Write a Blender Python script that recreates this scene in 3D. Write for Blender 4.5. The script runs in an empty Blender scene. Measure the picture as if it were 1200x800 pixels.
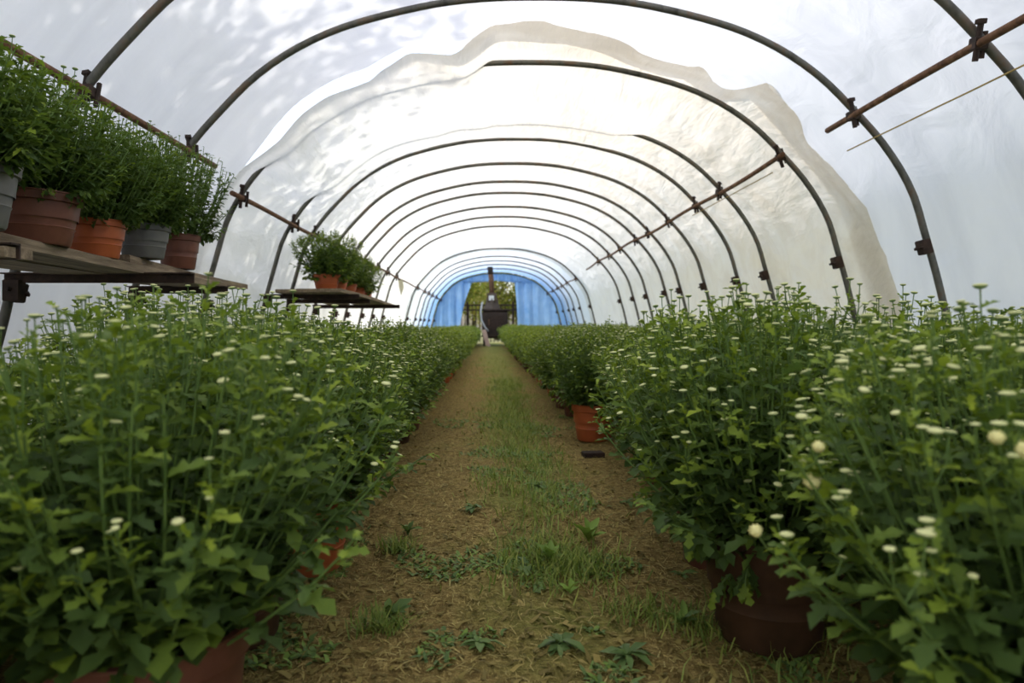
import bpy, math, random
import numpy as np
from mathutils import Vector, Matrix

C = bpy.context.scene.collection
scene = bpy.context.scene
PI = math.pi
H = 0.72                      # eye height of the photograph above the path

# ------------------------------------------------------------------ camera
cam_d = bpy.data.cameras.new('camera')
cam_d.sensor_width = 36.0
cam_d.lens = 24.0
cam_d.shift_x = (600 - 573) / 1200
cam_d.shift_y = -(400 - 380) / 1200
cam_d.clip_start = 0.02
cam_d.clip_end = 300
cam_d.dof.use_dof = True
cam_d.dof.focus_distance = 2.3
cam_d.dof.aperture_fstop = 3.4
cam = bpy.data.objects.new('camera', cam_d)
C.objects.link(cam)
cam.location = (0, 0, H)
cam.rotation_euler = (PI / 2, 0, 0)
scene.camera = cam

# ------------------------------------------------------------------ light
world = bpy.data.worlds.new('world')
scene.world = world
world.use_nodes = True
wn = world.node_tree.nodes
wl = world.node_tree.links
wn.clear()
w_out = wn.new('ShaderNodeOutputWorld')
w_bg = wn.new('ShaderNodeBackground')
w_sky = wn.new('ShaderNodeTexSky')
w_sky.sky_type = 'NISHITA'
w_sky.sun_disc = False
w_sky.sun_elevation = math.radians(61)
w_sky.sun_rotation = math.radians(-55)
w_sky.air_density = 1.0
w_sky.dust_density = 3.0
w_sky.ozone_density = 1.0
w_bg.inputs['Strength'].default_value = 0.33
w_hsv = wn.new('ShaderNodeHueSaturation')       # hazy, milky sky
w_hsv.inputs['Saturation'].default_value = 0.72
wl.new(w_sky.outputs[0], w_hsv.inputs['Color'])
wl.new(w_hsv.outputs[0], w_bg.inputs['Color'])
wl.new(w_bg.outputs[0], w_out.inputs['Surface'])

sun_d = bpy.data.lights.new('sun', 'SUN')
sun_d.energy = 2.25
sun_d.angle = math.radians(0.53)
sun_d.color = (1.0, 0.95, 0.86)
sun = bpy.data.objects.new('sun', sun_d)
C.objects.link(sun)
SUN_DIR = Vector((-0.38, 0.27, 0.88)).normalized()     # towards the sun
sun.rotation_euler = SUN_DIR.to_track_quat('Z', 'Y').to_euler()
sun.location = (-8, 5, 12)

vs = scene.view_settings
vs.view_transform = 'Standard'
vs.look = 'None'
vs.gamma = 1.0
vs.exposure = 0.0
vs.use_curve_mapping = False
scene.cycles.use_denoising = True
scene.cycles.max_bounces = 8
scene.cycles.diffuse_bounces = 5
scene.cycles.glossy_bounces = 2
scene.cycles.transmission_bounces = 5
scene.cycles.transparent_max_bounces = 6
scene.cycles.caustics_reflective = False
scene.cycles.caustics_refractive = False


# ------------------------------------------------------------------ materials
def new_mat(name):
    m = bpy.data.materials.new(name)
    m.use_nodes = True
    nt = m.node_tree
    nt.nodes.clear()
    out = nt.nodes.new('ShaderNodeOutputMaterial')
    return m, nt, out


def node(nt, typ, **kw):
    n = nt.nodes.new(typ)
    for k, v in kw.items():
        setattr(n, k, v)
    return n


def ramp(nt, fac, stops):
    r = nt.nodes.new('ShaderNodeValToRGB')
    el = r.color_ramp.elements
    while len(el) > 1:
        el.remove(el[-1])
    el[0].position, el[0].color = stops[0][0], (*stops[0][1], 1)
    for p, c in stops[1:]:
        e = el.new(p)
        e.color = (*c, 1)
    nt.links.new(fac, r.inputs['Fac'])
    return r.outputs['Color']


def noise(nt, vec, scale, detail=4, rough=0.55, dist=0.0):
    n = nt.nodes.new('ShaderNodeTexNoise')
    n.inputs['Scale'].default_value = scale
    n.inputs['Detail'].default_value = detail
    n.inputs['Roughness'].default_value = rough
    n.inputs['Distortion'].default_value = dist
    if vec is not None:
        nt.links.new(vec, n.inputs['Vector'])
    return n.outputs['Fac']


def mapping(nt, vec, scale=(1, 1, 1), rot=(0, 0, 0)):
    m = nt.nodes.new('ShaderNodeMapping')
    m.inputs['Scale'].default_value = scale
    m.inputs['Rotation'].default_value = rot
    nt.links.new(vec, m.inputs['Vector'])
    return m.outputs['Vector']


def mixc(nt, fac, a, b, mode='MIX'):
    m = nt.nodes.new('ShaderNodeMix')
    m.data_type = 'RGBA'
    m.blend_type = mode
    for sock, v in ((m.inputs[0], fac), (m.inputs[6], a), (m.inputs[7], b)):
        if hasattr(v, 'is_output') or isinstance(v, bpy.types.NodeSocket):
            nt.links.new(v, sock)
        elif isinstance(v, (int, float)):
            sock.default_value = v
        else:
            sock.default_value = (*v, 1)
    return m.outputs[2]


def math_n(nt, op, a, b=None):
    m = nt.nodes.new('ShaderNodeMath')
    m.operation = op
    for i, v in enumerate((a, b)):
        if v is None:
            continue
        if isinstance(v, bpy.types.NodeSocket):
            nt.links.new(v, m.inputs[i])
        else:
            m.inputs[i].default_value = v
    return m.outputs[0]


def maprange(nt, v, a, b, c=0.0, d=1.0):
    m = nt.nodes.new('ShaderNodeMapRange')
    m.inputs['From Min'].default_value = a
    m.inputs['From Max'].default_value = b
    m.inputs['To Min'].default_value = c
    m.inputs['To Max'].default_value = d
    nt.links.new(v, m.inputs['Value'])
    return m.outputs['Result']


def bump(nt, h, strength, dist=0.02):
    b = nt.nodes.new('ShaderNodeBump')
    b.inputs['Strength'].default_value = strength
    b.inputs['Distance'].default_value = dist
    nt.links.new(h, b.inputs['Height'])
    return b.outputs['Normal']


def coords(nt, which='Object'):
    t = nt.nodes.new('ShaderNodeTexCoord')
    return t.outputs[which]


def surface_mat(name, c1, c2, scale=12, rough=0.7, bump_s=0.2, stretch=(1, 1, 1), metallic=0.0, c3=None, spec=0.3):
    m, nt, out = new_mat(name)
    v = mapping(nt, coords(nt), stretch)
    n = noise(nt, v, scale, 6, 0.6)
    stops = [(0.32, c1), (0.66, c2)] if c3 is None else [(0.28, c1), (0.52, c2), (0.72, c3)]
    col = ramp(nt, n, stops)
    p = node(nt, 'ShaderNodeBsdfPrincipled')
    nt.links.new(col, p.inputs['Base Color'])
    p.inputs['Roughness'].default_value = rough
    p.inputs['Metallic'].default_value = metallic
    p.inputs['Specular IOR Level'].default_value = spec
    if bump_s:
        nt.links.new(bump(nt, noise(nt, v, scale * 3, 5, 0.6), bump_s, 0.01), p.inputs['Normal'])
    nt.links.new(p.outputs[0], out.inputs['Surface'])
    return m


def film_mat(name, kind):
    m, nt, out = new_mat(name)
    obj = coords(nt)
    sep = node(nt, 'ShaderNodeSeparateXYZ')
    nt.links.new(obj, sep.inputs[0])
    x, y, z = sep.outputs
    if kind == 'clear':
        dirt = noise(nt, mapping(nt, obj, (0.5, 2.2, 0.5)), 1.6, 6, 0.6, 0.6)
        col = ramp(nt, dirt, [(0.3, (0.80, 0.80, 0.82)), (0.62, (0.89, 0.89, 0.90))])
    elif kind == 'old':
        dirt = noise(nt, mapping(nt, obj, (0.8, 1.0, 0.8)), 2.2, 7, 0.62, 0.8)
        cream = ramp(nt, dirt, [(0.30, (0.80, 0.71, 0.56)), (0.55, (0.90, 0.83, 0.70)), (0.75, (0.93, 0.88, 0.77))])
        white = ramp(nt, dirt, [(0.30, (0.82, 0.83, 0.80)), (0.62, (0.90, 0.90, 0.87))])
        # aged at the torn end; the bench side painted whiter for direct sun
        age_sun = math_n(nt, 'MULTIPLY', maprange(nt, math_n(nt, 'ADD', y, maprange(nt, dirt, 0, 1, -1.5, 1.5)), 6.5, 16.0, 1, 0.10),
                     maprange(nt, math_n(nt, 'ADD', x, maprange(nt, dirt, 0, 1, -1, 1)), -1.0, 0.8, 0.12, 1))
        col = mixc(nt, age_sun, white, cream)
        torn = maprange(nt, math_n(nt, 'ADD', y, maprange(nt, dirt, 0, 1, -0.9, 0.9)), 4.6, 5.1, 0.5, 0)
        torn = math_n(nt, 'MULTIPLY', torn, maprange(nt, x, -0.8, 0.2, 0.1, 1))
        col = mixc(nt, torn, col, (0.70, 0.61, 0.46))
    else:
        dirt = noise(nt, obj, 2.0, 5, 0.6, 0.4)
        blue = ramp(nt, dirt, [(0.3, (0.17, 0.36, 0.70)), (0.65, (0.30, 0.50, 0.80))])
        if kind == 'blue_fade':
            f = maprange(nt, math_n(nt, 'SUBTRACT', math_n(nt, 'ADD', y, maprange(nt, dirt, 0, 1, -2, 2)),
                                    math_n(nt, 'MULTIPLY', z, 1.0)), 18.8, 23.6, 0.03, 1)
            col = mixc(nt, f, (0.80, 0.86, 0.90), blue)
        else:
            col = blue
    dif = node(nt, 'ShaderNodeBsdfDiffuse')
    trl = node(nt, 'ShaderNodeBsdfTranslucent')
    gls = node(nt, 'ShaderNodeBsdfGlossy')
    gls.inputs['Roughness'].default_value = 0.42
    gls.inputs['Color'].default_value = (1, 1, 1, 1)
    wr = noise(nt, mapping(nt, obj, (1.6, 0.8, 0.7) if kind == 'clear' else (2.4, 0.55, 0.9), (0.3, 0.2, 0.4)), 3.0 if kind == 'clear' else 3.6, 5, 0.5, 0.9 if kind == 'clear' else 0.35)
    nrm = bump(nt, wr, 0.28 if kind == 'clear' else 0.8, 0.06)
    for b in (dif, trl, gls):
        nt.links.new(nrm, b.inputs['Normal'])
    nt.links.new(col, dif.inputs['Color'])
    nt.links.new(col, trl.inputs['Color'])
    mx = node(nt, 'ShaderNodeMixShader')
    mx.inputs[0].default_value = 0.74
    nt.links.new(dif.outputs[0], mx.inputs[1])
    nt.links.new(trl.outputs[0], mx.inputs[2])
    mg = node(nt, 'ShaderNodeMixShader')
    mg.inputs[0].default_value = 0.05
    nt.links.new(mx.outputs[0], mg.inputs[1])
    nt.links.new(gls.outputs[0], mg.inputs[2])
    nt.links.new(mg.outputs[0], out.inputs['Surface'])
    return m


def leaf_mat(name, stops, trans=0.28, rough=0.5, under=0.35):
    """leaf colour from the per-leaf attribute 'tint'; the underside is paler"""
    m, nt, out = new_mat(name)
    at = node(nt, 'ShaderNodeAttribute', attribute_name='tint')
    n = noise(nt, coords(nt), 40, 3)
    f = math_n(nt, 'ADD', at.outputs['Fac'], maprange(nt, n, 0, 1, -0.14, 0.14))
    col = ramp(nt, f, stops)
    geo = node(nt, 'ShaderNodeNewGeometry')
    pale = mixc(nt, 0.5, col, (0.17, 0.24, 0.075))
    col2 = mixc(nt, math_n(nt, 'MULTIPLY', geo.outputs['Backfacing'], under), col, pale)
    p = node(nt, 'ShaderNodeBsdfPrincipled')
    p.inputs['Roughness'].default_value = rough
    p.inputs['Specular IOR Level'].default_value = 0.16
    nt.links.new(col2, p.inputs['Base Color'])
    t = node(nt, 'ShaderNodeBsdfTranslucent')
    nt.links.new(mixc(nt, 0.55, col, (0.28, 0.42, 0.05)), t.inputs['Color'])
    mx = node(nt, 'ShaderNodeMixShader')
    mx.inputs[0].default_value = trans
    nt.links.new(p.outputs[0], mx.inputs[1])
    nt.links.new(t.outputs[0], mx.inputs[2])
    nt.links.new(mx.outputs[0], out.inputs['Surface'])
    return m


M = {}
M['film_clear'] = film_mat('clean_plastic_film', 'clear')
M['film_old'] = film_mat('aged_plastic_film', 'old')
M['film_blue'] = film_mat('blue_plastic_film', 'blue')
M['film_fade'] = film_mat('pale_blue_plastic_film', 'blue_fade')
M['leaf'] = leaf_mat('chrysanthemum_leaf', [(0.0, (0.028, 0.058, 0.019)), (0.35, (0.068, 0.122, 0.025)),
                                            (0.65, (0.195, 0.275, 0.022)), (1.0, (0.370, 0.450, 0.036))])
M['stem'] = surface_mat('green_stem', (0.085, 0.15, 0.035), (0.15, 0.235, 0.055), 30, 0.6, 0)
M['weed'] = leaf_mat('weed_leaf', [(0.0, (0.07, 0.125, 0.04)), (0.5, (0.14, 0.22, 0.065)), (1.0, (0.28, 0.42, 0.07))], 0.2)
M['grass'] = leaf_mat('grass_blade', [(0.0, (0.09, 0.15, 0.03)), (0.5, (0.22, 0.29, 0.055)), (1.0, (0.45, 0.45, 0.11))], 0.25)
M['straw'] = leaf_mat('dry_straw', [(0.0, (0.14, 0.085, 0.025)), (0.5, (0.38, 0.27, 0.08)), (1.0, (0.70, 0.56, 0.22))], 0.1, 0.7)
M['autumn'] = leaf_mat('autumn_leaf', [(0.0, (0.16, 0.20, 0.04)), (0.5, (0.36, 0.34, 0.08)), (0.8, (0.55, 0.38, 0.09)), (1.0, (0.58, 0.24, 0.07))], 0.45)
M['tree_leaf'] = leaf_mat('tree_leaf', [(0.0, (0.04, 0.09, 0.025)), (1.0, (0.10, 0.17, 0.04))], 0.15)
M['bark'] = surface_mat('bark', (0.06, 0.045, 0.03), (0.14, 0.11, 0.08), 8, 0.9, 0.4)
M['bud_green'] = surface_mat('bud_calyx', (0.12, 0.20, 0.07), (0.20, 0.30, 0.11), 60, 0.6, 0)
M['bud_cream'] = surface_mat('bud_petals', (0.48, 0.52, 0.20), (0.72, 0.71, 0.36), 90, 0.6, 0)
M['bud_yellow'] = surface_mat('opening_petals', (0.80, 0.74, 0.27), (0.90, 0.86, 0.46), 60, 0.6, 0)
M['pot_brown'] = surface_mat('pot_brown', (0.115, 0.042, 0.025), (0.19, 0.072, 0.044), 9, 0.5, 0.1)
M['pot_orange'] = surface_mat('pot_orange', (0.36, 0.085, 0.028), (0.47, 0.12, 0.04), 9, 0.45, 0.05)
M['pot_grey'] = surface_mat('pot_grey', (0.10, 0.10, 0.095), (0.17, 0.165, 0.15), 9, 0.5, 0.05)
M['pot_dark'] = surface_mat('pot_dark', (0.048, 0.026, 0.013), (0.085, 0.043, 0.022), 9, 0.6, 0.1, spec=0.12)
M['soil'] = surface_mat('potting_soil', (0.018, 0.013, 0.009), (0.05, 0.038, 0.026), 60, 0.95, 0.6)
M['hoop'] = surface_mat('weathered_steel', (0.060, 0.058, 0.050), (0.15, 0.145, 0.125), 14, 0.5, 0.1, (1, 1, 0.5), 0.4, (0.17, 0.10, 0.06))
M['rust'] = surface_mat('rusty_steel', (0.055, 0.030, 0.020), (0.17, 0.085, 0.045), 22, 0.75, 0.25, (1, 1, 1), 0.2, (0.26, 0.15, 0.085))
M['dark_steel'] = surface_mat('dark_rusty_steel', (0.020, 0.014, 0.011), (0.06, 0.034, 0.024), 20, 0.7, 0.2, (1, 1, 1), 0.2)
M['stove'] = surface_mat('stove_steel', (0.020, 0.013, 0.010), (0.055, 0.034, 0.026), 5, 0.6, 0.1, (1, 1, 1), 0.1)
M['stove_hopper'] = surface_mat('stove_hopper_steel', (0.07, 0.048, 0.030), (0.11, 0.075, 0.05), 6, 0.6, 0.1)
M['paper'] = surface_mat('pale_paper', (0.70, 0.70, 0.67), (0.80, 0.80, 0.77), 8, 0.7, 0)
M['hose'] = surface_mat('pale_hose', (0.40, 0.40, 0.42), (0.55, 0.55, 0.56), 8, 0.5, 0)
M['chute'] = surface_mat('pinkish_board', (0.42, 0.28, 0.22), (0.55, 0.38, 0.31), 6, 0.7, 0.1)
M['plank'] = surface_mat('weathered_plank', (0.10, 0.070, 0.042), (0.22, 0.165, 0.105), 5, 0.8, 0.4, (9, 0.7, 9), 0, (0.36, 0.28, 0.18))
M['plank_fresh'] = surface_mat('yellow_plank', (0.36, 0.22, 0.07), (0.48, 0.32, 0.12), 5, 0.75, 0.2, (0.7, 9, 9))
M['twine'] = surface_mat('straw_twine', (0.42, 0.29, 0.10), (0.55, 0.40, 0.16), 30, 0.8, 0)
M['scrap'] = surface_mat('cream_scrap', (0.52, 0.49, 0.36), (0.62, 0.58, 0.44), 8, 0.7, 0)


def ground_mat(name, lush):
    m, nt, out = new_mat(name)
    obj = coords(nt)
    sep = node(nt, 'ShaderNodeSeparateXYZ')
    nt.links.new(obj, sep.inputs[0])
    x, y, z = sep.outputs
    big = noise(nt, obj, 1.7, 6, 0.6, 0.4)
    fine = noise(nt, obj, 38, 6, 0.7)
    fib = noise(nt, mapping(nt, obj, (14, 55, 14), (0, 0, 0.5)), 2.4, 4, 0.6, 1.5)
    fib2 = noise(nt, mapping(nt, obj, (55, 14, 14), (0, 0, 0.3)), 2.2, 4, 0.6, 1.5)
    soil = ramp(nt, fine, [(0.30, (0.095, 0.062, 0.020)), (0.52, (0.245, 0.172, 0.056)), (0.72, (0.42, 0.315, 0.115))])
    st = math_n(nt, 'MAXIMUM', fib, fib2)
    col = mixc(nt, maprange(nt, st, 0.56, 0.68), soil, (0.56, 0.43, 0.155))
    # a green strip runs along the middle of the path
    strip = maprange(nt, math_n(nt, 'ABSOLUTE', math_n(nt, 'SUBTRACT', x, 0.16)), 0.05, 0.42, 0.24, 0.0)
    g = math_n(nt, 'ADD', math_n(nt, 'ADD', big, strip), maprange(nt, y, 2.0, 14.0, -0.04, 0.10))
    green = ramp(nt, fine, [(0.3, (0.10, 0.12, 0.025)), (0.7, (0.31, 0.31, 0.075))])
    if lush:
        green = ramp(nt, fine, [(0.3, (0.30, 0.30, 0.13)), (0.7, (0.48, 0.45, 0.24))])  # outside grass made pale to bounce more light onto the film
    gf = maprange(nt, g, 0.60, 0.78, 0, 0.85) if not lush else maprange(nt, g, 0.2, 0.4, 0.5, 1)
    col = mixc(nt, gf, col, green)
    p = node(nt, 'ShaderNodeBsdfPrincipled')
    p.inputs['Roughness'].default_value = 0.95
    p.inputs['Specular IOR Level'].default_value = 0.1
    nt.links.new(col, p.inputs['Base Color'])
    hgt = math_n(nt, 'ADD', fine, math_n(nt, 'MULTIPLY', st, 0.8))
    nt.links.new(bump(nt, hgt, 0.7, 0.02), p.inputs['Normal'])
    nt.links.new(p.outputs[0], out.inputs['Surface'])
    return m


M['path'] = ground_mat('path_earth', False)
M['outside_grass'] = ground_mat('outside_grass', True)


# ------------------------------------------------------------------ helpers
def link(name, mesh, parent=None, **props):
    o = bpy.data.objects.new(name, mesh)
    C.objects.link(o)
    if parent is not None:
        o.parent = parent
    for k, v in props.items():
        o[k] = v
    return o


def thing(name, label, cat, loc=(0, 0, 0), rz=0.0, group=None):
    o = bpy.data.objects.new(name, None)
    o.empty_display_size = 0.1
    C.objects.link(o)
    o.location = loc
    o.rotation_euler = (0, 0, rz)
    o['label'] = label
    o['category'] = cat
    if group:
        o['group'] = group
    return o


class MB:
    """collects verts / faces, then becomes ONE mesh"""
    def __init__(self):
        self.v, self.f, self.mi = [], [], []

    def add(self, verts, faces, mi=0):
        b = len(self.v)
        self.v += [tuple(p) for p in verts]
        self.f += [tuple(b + i for i in q) for q in faces]
        self.mi += [mi] * len(faces)

    def box(self, c, s, rot=None, mi=0):
        x, y, z = s[0] / 2, s[1] / 2, s[2] / 2
        k = min(x, y, z) * 0.18
        vs_ = []
        for sz in (-1, 1):
            for (ax, ay) in ((-x, -y), (x, -y), (x, y), (-x, y)):
                sx, sy = math.copysign(1, ax), math.copysign(1, ay)
                vs_.append((ax, ay - sy * 0, sz * (z - k)))
        for sz in (-1, 1):
            for (ax, ay) in ((-x, -y), (x, -y), (x, y), (-x, y)):
                sx, sy = math.copysign(1, ax), math.copysign(1, ay)
                vs_.append((ax - sx * k, ay - sy * k, sz * z))
        R = rot if rot is not None else Matrix.Identity(3)
        c = Vector(c)
        vs_ = [R @ Vector(p) + c for p in vs_]
        fs = [(8, 11, 10, 9), (12, 13, 14, 15)]
        for i in range(4):
            j = (i + 1) % 4
            fs += [(i, j, 4 + j, 4 + i), (8 + i, 8 + j, j, i), (4 + i, 4 + j, 12 + j, 12 + i)]
        self.add(vs_, fs, mi)
        return self

    def tube(self, pts, r, n=8, caps=True, mi=0):
        pts = [Vector(p) for p in pts]
        rs = r if isinstance(r, (list, tuple)) else [r] * len(pts)
        vs_, fs = [], []
        up = None
        for i, p in enumerate(pts):
            a = pts[max(i - 1, 0)]
            b = pts[min(i + 1, len(pts) - 1)]
            d = (b - a).normalized()
            if up is None:
                ref = Vector((0, 0, 1)) if abs(d.z) < 0.9 else Vector((0, 1, 0))
                s = d.cross(ref).normalized()
            else:
                s = (up - d * up.dot(d)).normalized()
            up = s
            t = d.cross(s)
            for k in range(n):
                w = 2 * PI * k / n
                vs_.append(p + (s * math.cos(w) + t * math.sin(w)) * rs[i])
        for i in range(len(pts) - 1):
            for k in range(n):
                k2 = (k + 1) % n
                fs.append((i * n + k, i * n + k2, (i + 1) * n + k2, (i + 1) * n + k))
        if caps:
            fs.append(tuple(range(n - 1, -1, -1)))
            e = (len(pts) - 1) * n
            fs.append(tuple(range(e, e + n)))
        self.add(vs_, fs, mi)
        return self

    def lathe(self, prof, n=24, mi=0, c=(0, 0, 0)):
        vs_, fs = [], []
        for (r, z) in prof:
            for k in range(n):
                w = 2 * PI * k / n
                vs_.append((c[0] + r * math.cos(w), c[1] + r * math.sin(w), c[2] + z))
        for i in range(len(prof) - 1):
            for k in range(n):
                k2 = (k + 1) % n
                fs.append((i * n + k, i * n + k2, (i + 1) * n + k2, (i + 1) * n + k))
        self.add(vs_, fs, mi)
        return self

    def mesh(self, name, *mats, smooth=False):
        m = bpy.data.meshes.new(name)
        m.from_pydata(self.v, [], self.f)
        for x in mats:
            m.materials.append(x)
        if len(mats) > 1:
            m.polygons.foreach_set('material_index', self.mi)
        if smooth:
            m.polygons.foreach_set('use_smooth', [True] * len(m.polygons))
        m.update()
        return m


def np_mesh(name, V, F, mats, tint=None, mi=None, smooth=False):
    """triangle mesh from numpy arrays"""
    m = bpy.data.meshes.new(name)
    nv, nf = len(V), len(F)
    m.vertices.add(nv)
    m.vertices.foreach_set('co', np.ascontiguousarray(V, dtype=np.float32).ravel())
    m.loops.add(nf * 3)
    m.loops.foreach_set('vertex_index', np.ascontiguousarray(F, dtype=np.int32).ravel())
    m.polygons.add(nf)
    m.polygons.foreach_set('loop_start', np.arange(0, nf * 3, 3, dtype=np.int32))
    for x in mats:
        m.materials.append(x)
    if mi is not None:
        m.polygons.foreach_set('material_index', np.ascontiguousarray(mi, dtype=np.int32))
    if smooth:
        m.polygons.foreach_set('use_smooth', np.ones(nf, dtype=bool))
    if tint is not None:
        a = m.attributes.new('tint', 'FLOAT', 'POINT')
        a.data.foreach_set('value', np.ascontiguousarray(tint, dtype=np.float32))
    m.update(calc_edges=True)
    return m


def scatter(Vb, Fb, mats4):
    """stamp base shape Vb,Fb with each 4x4 of mats4 (k,4,4)"""
    k, n = len(mats4), len(Vb)
    Vh = np.c_[Vb, np.ones(n)]
    V = np.einsum('kij,nj->kni', mats4[:, :3, :], Vh).reshape(-1, 3)
    F = (Fb[None] + (np.arange(k) * n)[:, None, None]).reshape(-1, 3)
    return V, F


def join(parts):
    Vs, Fs, Ts, Ms, b = [], [], [], [], 0
    for V, F, t, mi in parts:
        if len(V) == 0:
            continue
        Vs.append(V)
        Fs.append(F + b)
        b += len(V)
        Ts.append(t if t is not None else np.zeros(len(V)))
        Ms.append(np.full(len(F), mi) if np.isscalar(mi) else mi)
    return np.concatenate(Vs), np.concatenate(Fs), np.concatenate(Ts), np.concatenate(Ms)


def ordinal(n):
    words = ['zeroth', 'first', 'second', 'third', 'fourth', 'fifth', 'sixth', 'seventh', 'eighth', 'ninth', 'tenth',
             'eleventh', 'twelfth', 'thirteenth', 'fourteenth', 'fifteenth', 'sixteenth', 'seventeenth', 'eighteenth',
             'nineteenth', 'twentieth']
    if n <= 20:
        return words[n]
    t = {2: 'twenty', 3: 'thirty', 4: 'forty', 5: 'fifty'}[n // 10]
    tt = {2: 'twentieth', 3: 'thirtieth', 4: 'fortieth', 5: 'fiftieth'}[n // 10]
    return t + '-' + words[n % 10] if n % 10 else tt


# ------------------------------------------------------------------ tunnel section
HALF = [(0.0, 1.955), (0.34, 1.945), (0.68, 1.90), (1.115, 1.79), (1.42, 1.66), (1.675, 1.49), (1.88, 1.29), (2.08, 1.06),
        (2.235, 0.80), (2.32, 0.525), (2.385, 0.295), (2.425, 0.13), (2.455, 0.0), (2.55, -0.36), (2.61, -0.72)]
CX = 0.29                                                       # tunnel axis lies this far beside the camera


def catmull(pts, per=6):
    P = [np.array(p, float) for p in pts]
    P = [2 * P[0] - P[1]] + P + [2 * P[-1] - P[-2]]
    out = []
    for i in range(1, len(P) - 2):
        for k in range(per):
            t = k / per
            a, b, c, d = P[i - 1:i + 3]
            out.append(0.5 * ((2 * b) + (c - a) * t + (2 * a - 5 * b + 4 * c - d) * t * t + (3 * b - a - 3 * c + d) * t ** 3))
    out.append(P[-2])
    return np.array(out)


_full = [(-x, z) for x, z in HALF[::-1]] + [(x, z) for x, z in HALF[1:]]
_dense = catmull(_full, 8)
_arc = np.r_[0, np.cumsum(np.linalg.norm(np.diff(_dense, axis=0), axis=1))]


def arch(u):
    """u 0..1 from one foot over the top to the other foot: section point (x,z) in metres from axis / ground, and outward normal"""
    s = np.asarray(u) * _arc[-1]
    x = np.interp(s, _arc, _dense[:, 0])
    z = np.interp(s, _arc, _dense[:, 1])
    e = 0.03
    dx = np.interp(s + e, _arc, _dense[:, 0]) - np.interp(s - e, _arc, _dense[:, 0])
    dz = np.interp(s + e, _arc, _dense[:, 1]) - np.interp(s - e, _arc, _dense[:, 1])
    L = np.hypot(dx, dz) + 1e-9
    return x + CX, z + H, -dz / L, dx / L


def u_at(side, zrel):
    """u at which the arch is zrel above the camera on side -1 / +1"""
    us = np.linspace(0, 0.5, 2000)
    _, z, _, _ = arch(us)
    u = float(np.interp(zrel + H, z, us))
    return u if side < 0 else 1 - u


HOOP_Y = [1.95, 3.04, 4.08, 5.10, 6.45, 7.2, 8.3, 9.35, 10.15, 11.35, 12.4, 13.6, 17.6, 19.6, 21.0, 22.3, 24.0, 26.2]
rng = np.random.default_rng(7)


def vnoise(P, seed, freq):
    """cheap smooth 2-D value noise, P (..,2)"""
    r = np.random.default_rng(seed)
    G = r.uniform(-1, 1, (64, 64))
    q = P * freq
    i = np.floor(q).astype(int)
    f = q - i
    f = f * f * (3 - 2 * f)
    a = G[i[..., 0] % 64, i[..., 1] % 64]
    b = G[(i[..., 0] + 1) % 64, i[..., 1] % 64]
    c = G[i[..., 0] % 64, (i[..., 1] + 1) % 64]
    d = G[(i[..., 0] + 1) % 64, (i[..., 1] + 1) % 64]
    return (a * (1 - f[..., 0]) + b * f[..., 0]) * (1 - f[..., 1]) + (c * (1 - f[..., 0]) + d * f[..., 0]) * f[..., 1]


def film_sheet(name, mat, ys_of_u, nu, nv, off_fn, seed, wrinkle, thick=None, u0=0.0, u1=1.0):
    """arched sheet; ys_of_u(u) -> (y_start, y_end) arrays"""
    U = np.linspace(u0, u1, nu)
    ya, yb = ys_of_u(U)
    T = np.linspace(0, 1, nv)
    Y = ya[:, None] + (yb - ya)[:, None] * T[None]
    UU = np.repeat(U[:, None], nv, 1)
    x, z, nx, nz = arch(UU)
    hy = np.array([-5.4, -4.2, -3.1, -2.0, -0.2, 0.9] + HOOP_Y)
    k = np.clip(np.searchsorted(hy, Y), 1, len(hy) - 1)
    gap = np.minimum(hy[k] - hy[k - 1], 1.4)
    frac = np.clip((Y - hy[k - 1]) / (hy[k] - hy[k - 1]), 0, 1)
    sag = -0.030 * gap * np.sin(PI * frac)
    st = np.stack([UU * 7.2, Y], -1)
    w = wrinkle * (vnoise(st, seed, 1.7) + 0.5 * vnoise(st @ np.array([[1, .6], [-.5, 1]]), seed + 1, 4.3)
                   + 0.28 * vnoise(st @ np.array([[.7, -.7], [.5, 1]]), seed + 2, 10.5)) * (0.35 + 0.65 * np.sin(PI * frac))
    if seed == 21:
        # slack folds that run from the third hoop to the fifth, fanning over the crown
        q = np.stack([UU * 26 + 0.9 * Y + 1.6 * vnoise(st, 77, 0.8), Y * 0.35], -1)
        w = w + 0.020 * (1 - np.abs(vnoise(q, 78, 1.0)) * 2) * np.exp(-((Y - 6.0) / 1.0) ** 2)
    d = off_fn(UU, Y) + sag + w
    V = np.stack([x + nx * d, Y, np.maximum(z + nz * d, 0.002)], -1).reshape(-1, 3)
    idx = np.arange(nu * nv).reshape(nu, nv)
    q = np.stack([idx[:-1, :-1], idx[:-1, 1:], idx[1:, 1:], idx[1:, :-1]], -1).reshape(-1, 4)
    F = np.concatenate([q[:, [0, 1, 2]], q[:, [0, 2, 3]]])
    m = np_mesh(name, V, F, [mat], smooth=True)
    return m


# aged inner sheet with a ragged torn edge, loose under the third and fourth hoops
EDGE = [(0.0, 4.9), (0.12, 4.75), (0.22, 4.85), (0.30, 4.68), (0.36, 4.72), (0.40, 4.50), (0.435, 4.62), (0.47, 4.44), (0.52, 4.44),
        (0.555, 4.55), (0.585, 4.74), (0.615, 4.78), (0.64, 4.74), (0.658, 4.92), (0.675, 4.86), (0.69, 4.52), (0.715, 4.58),
        (0.75, 4.64), (0.80, 4.62), (0.86, 4.56), (0.93, 4.52), (1.0, 4.50)]


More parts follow.
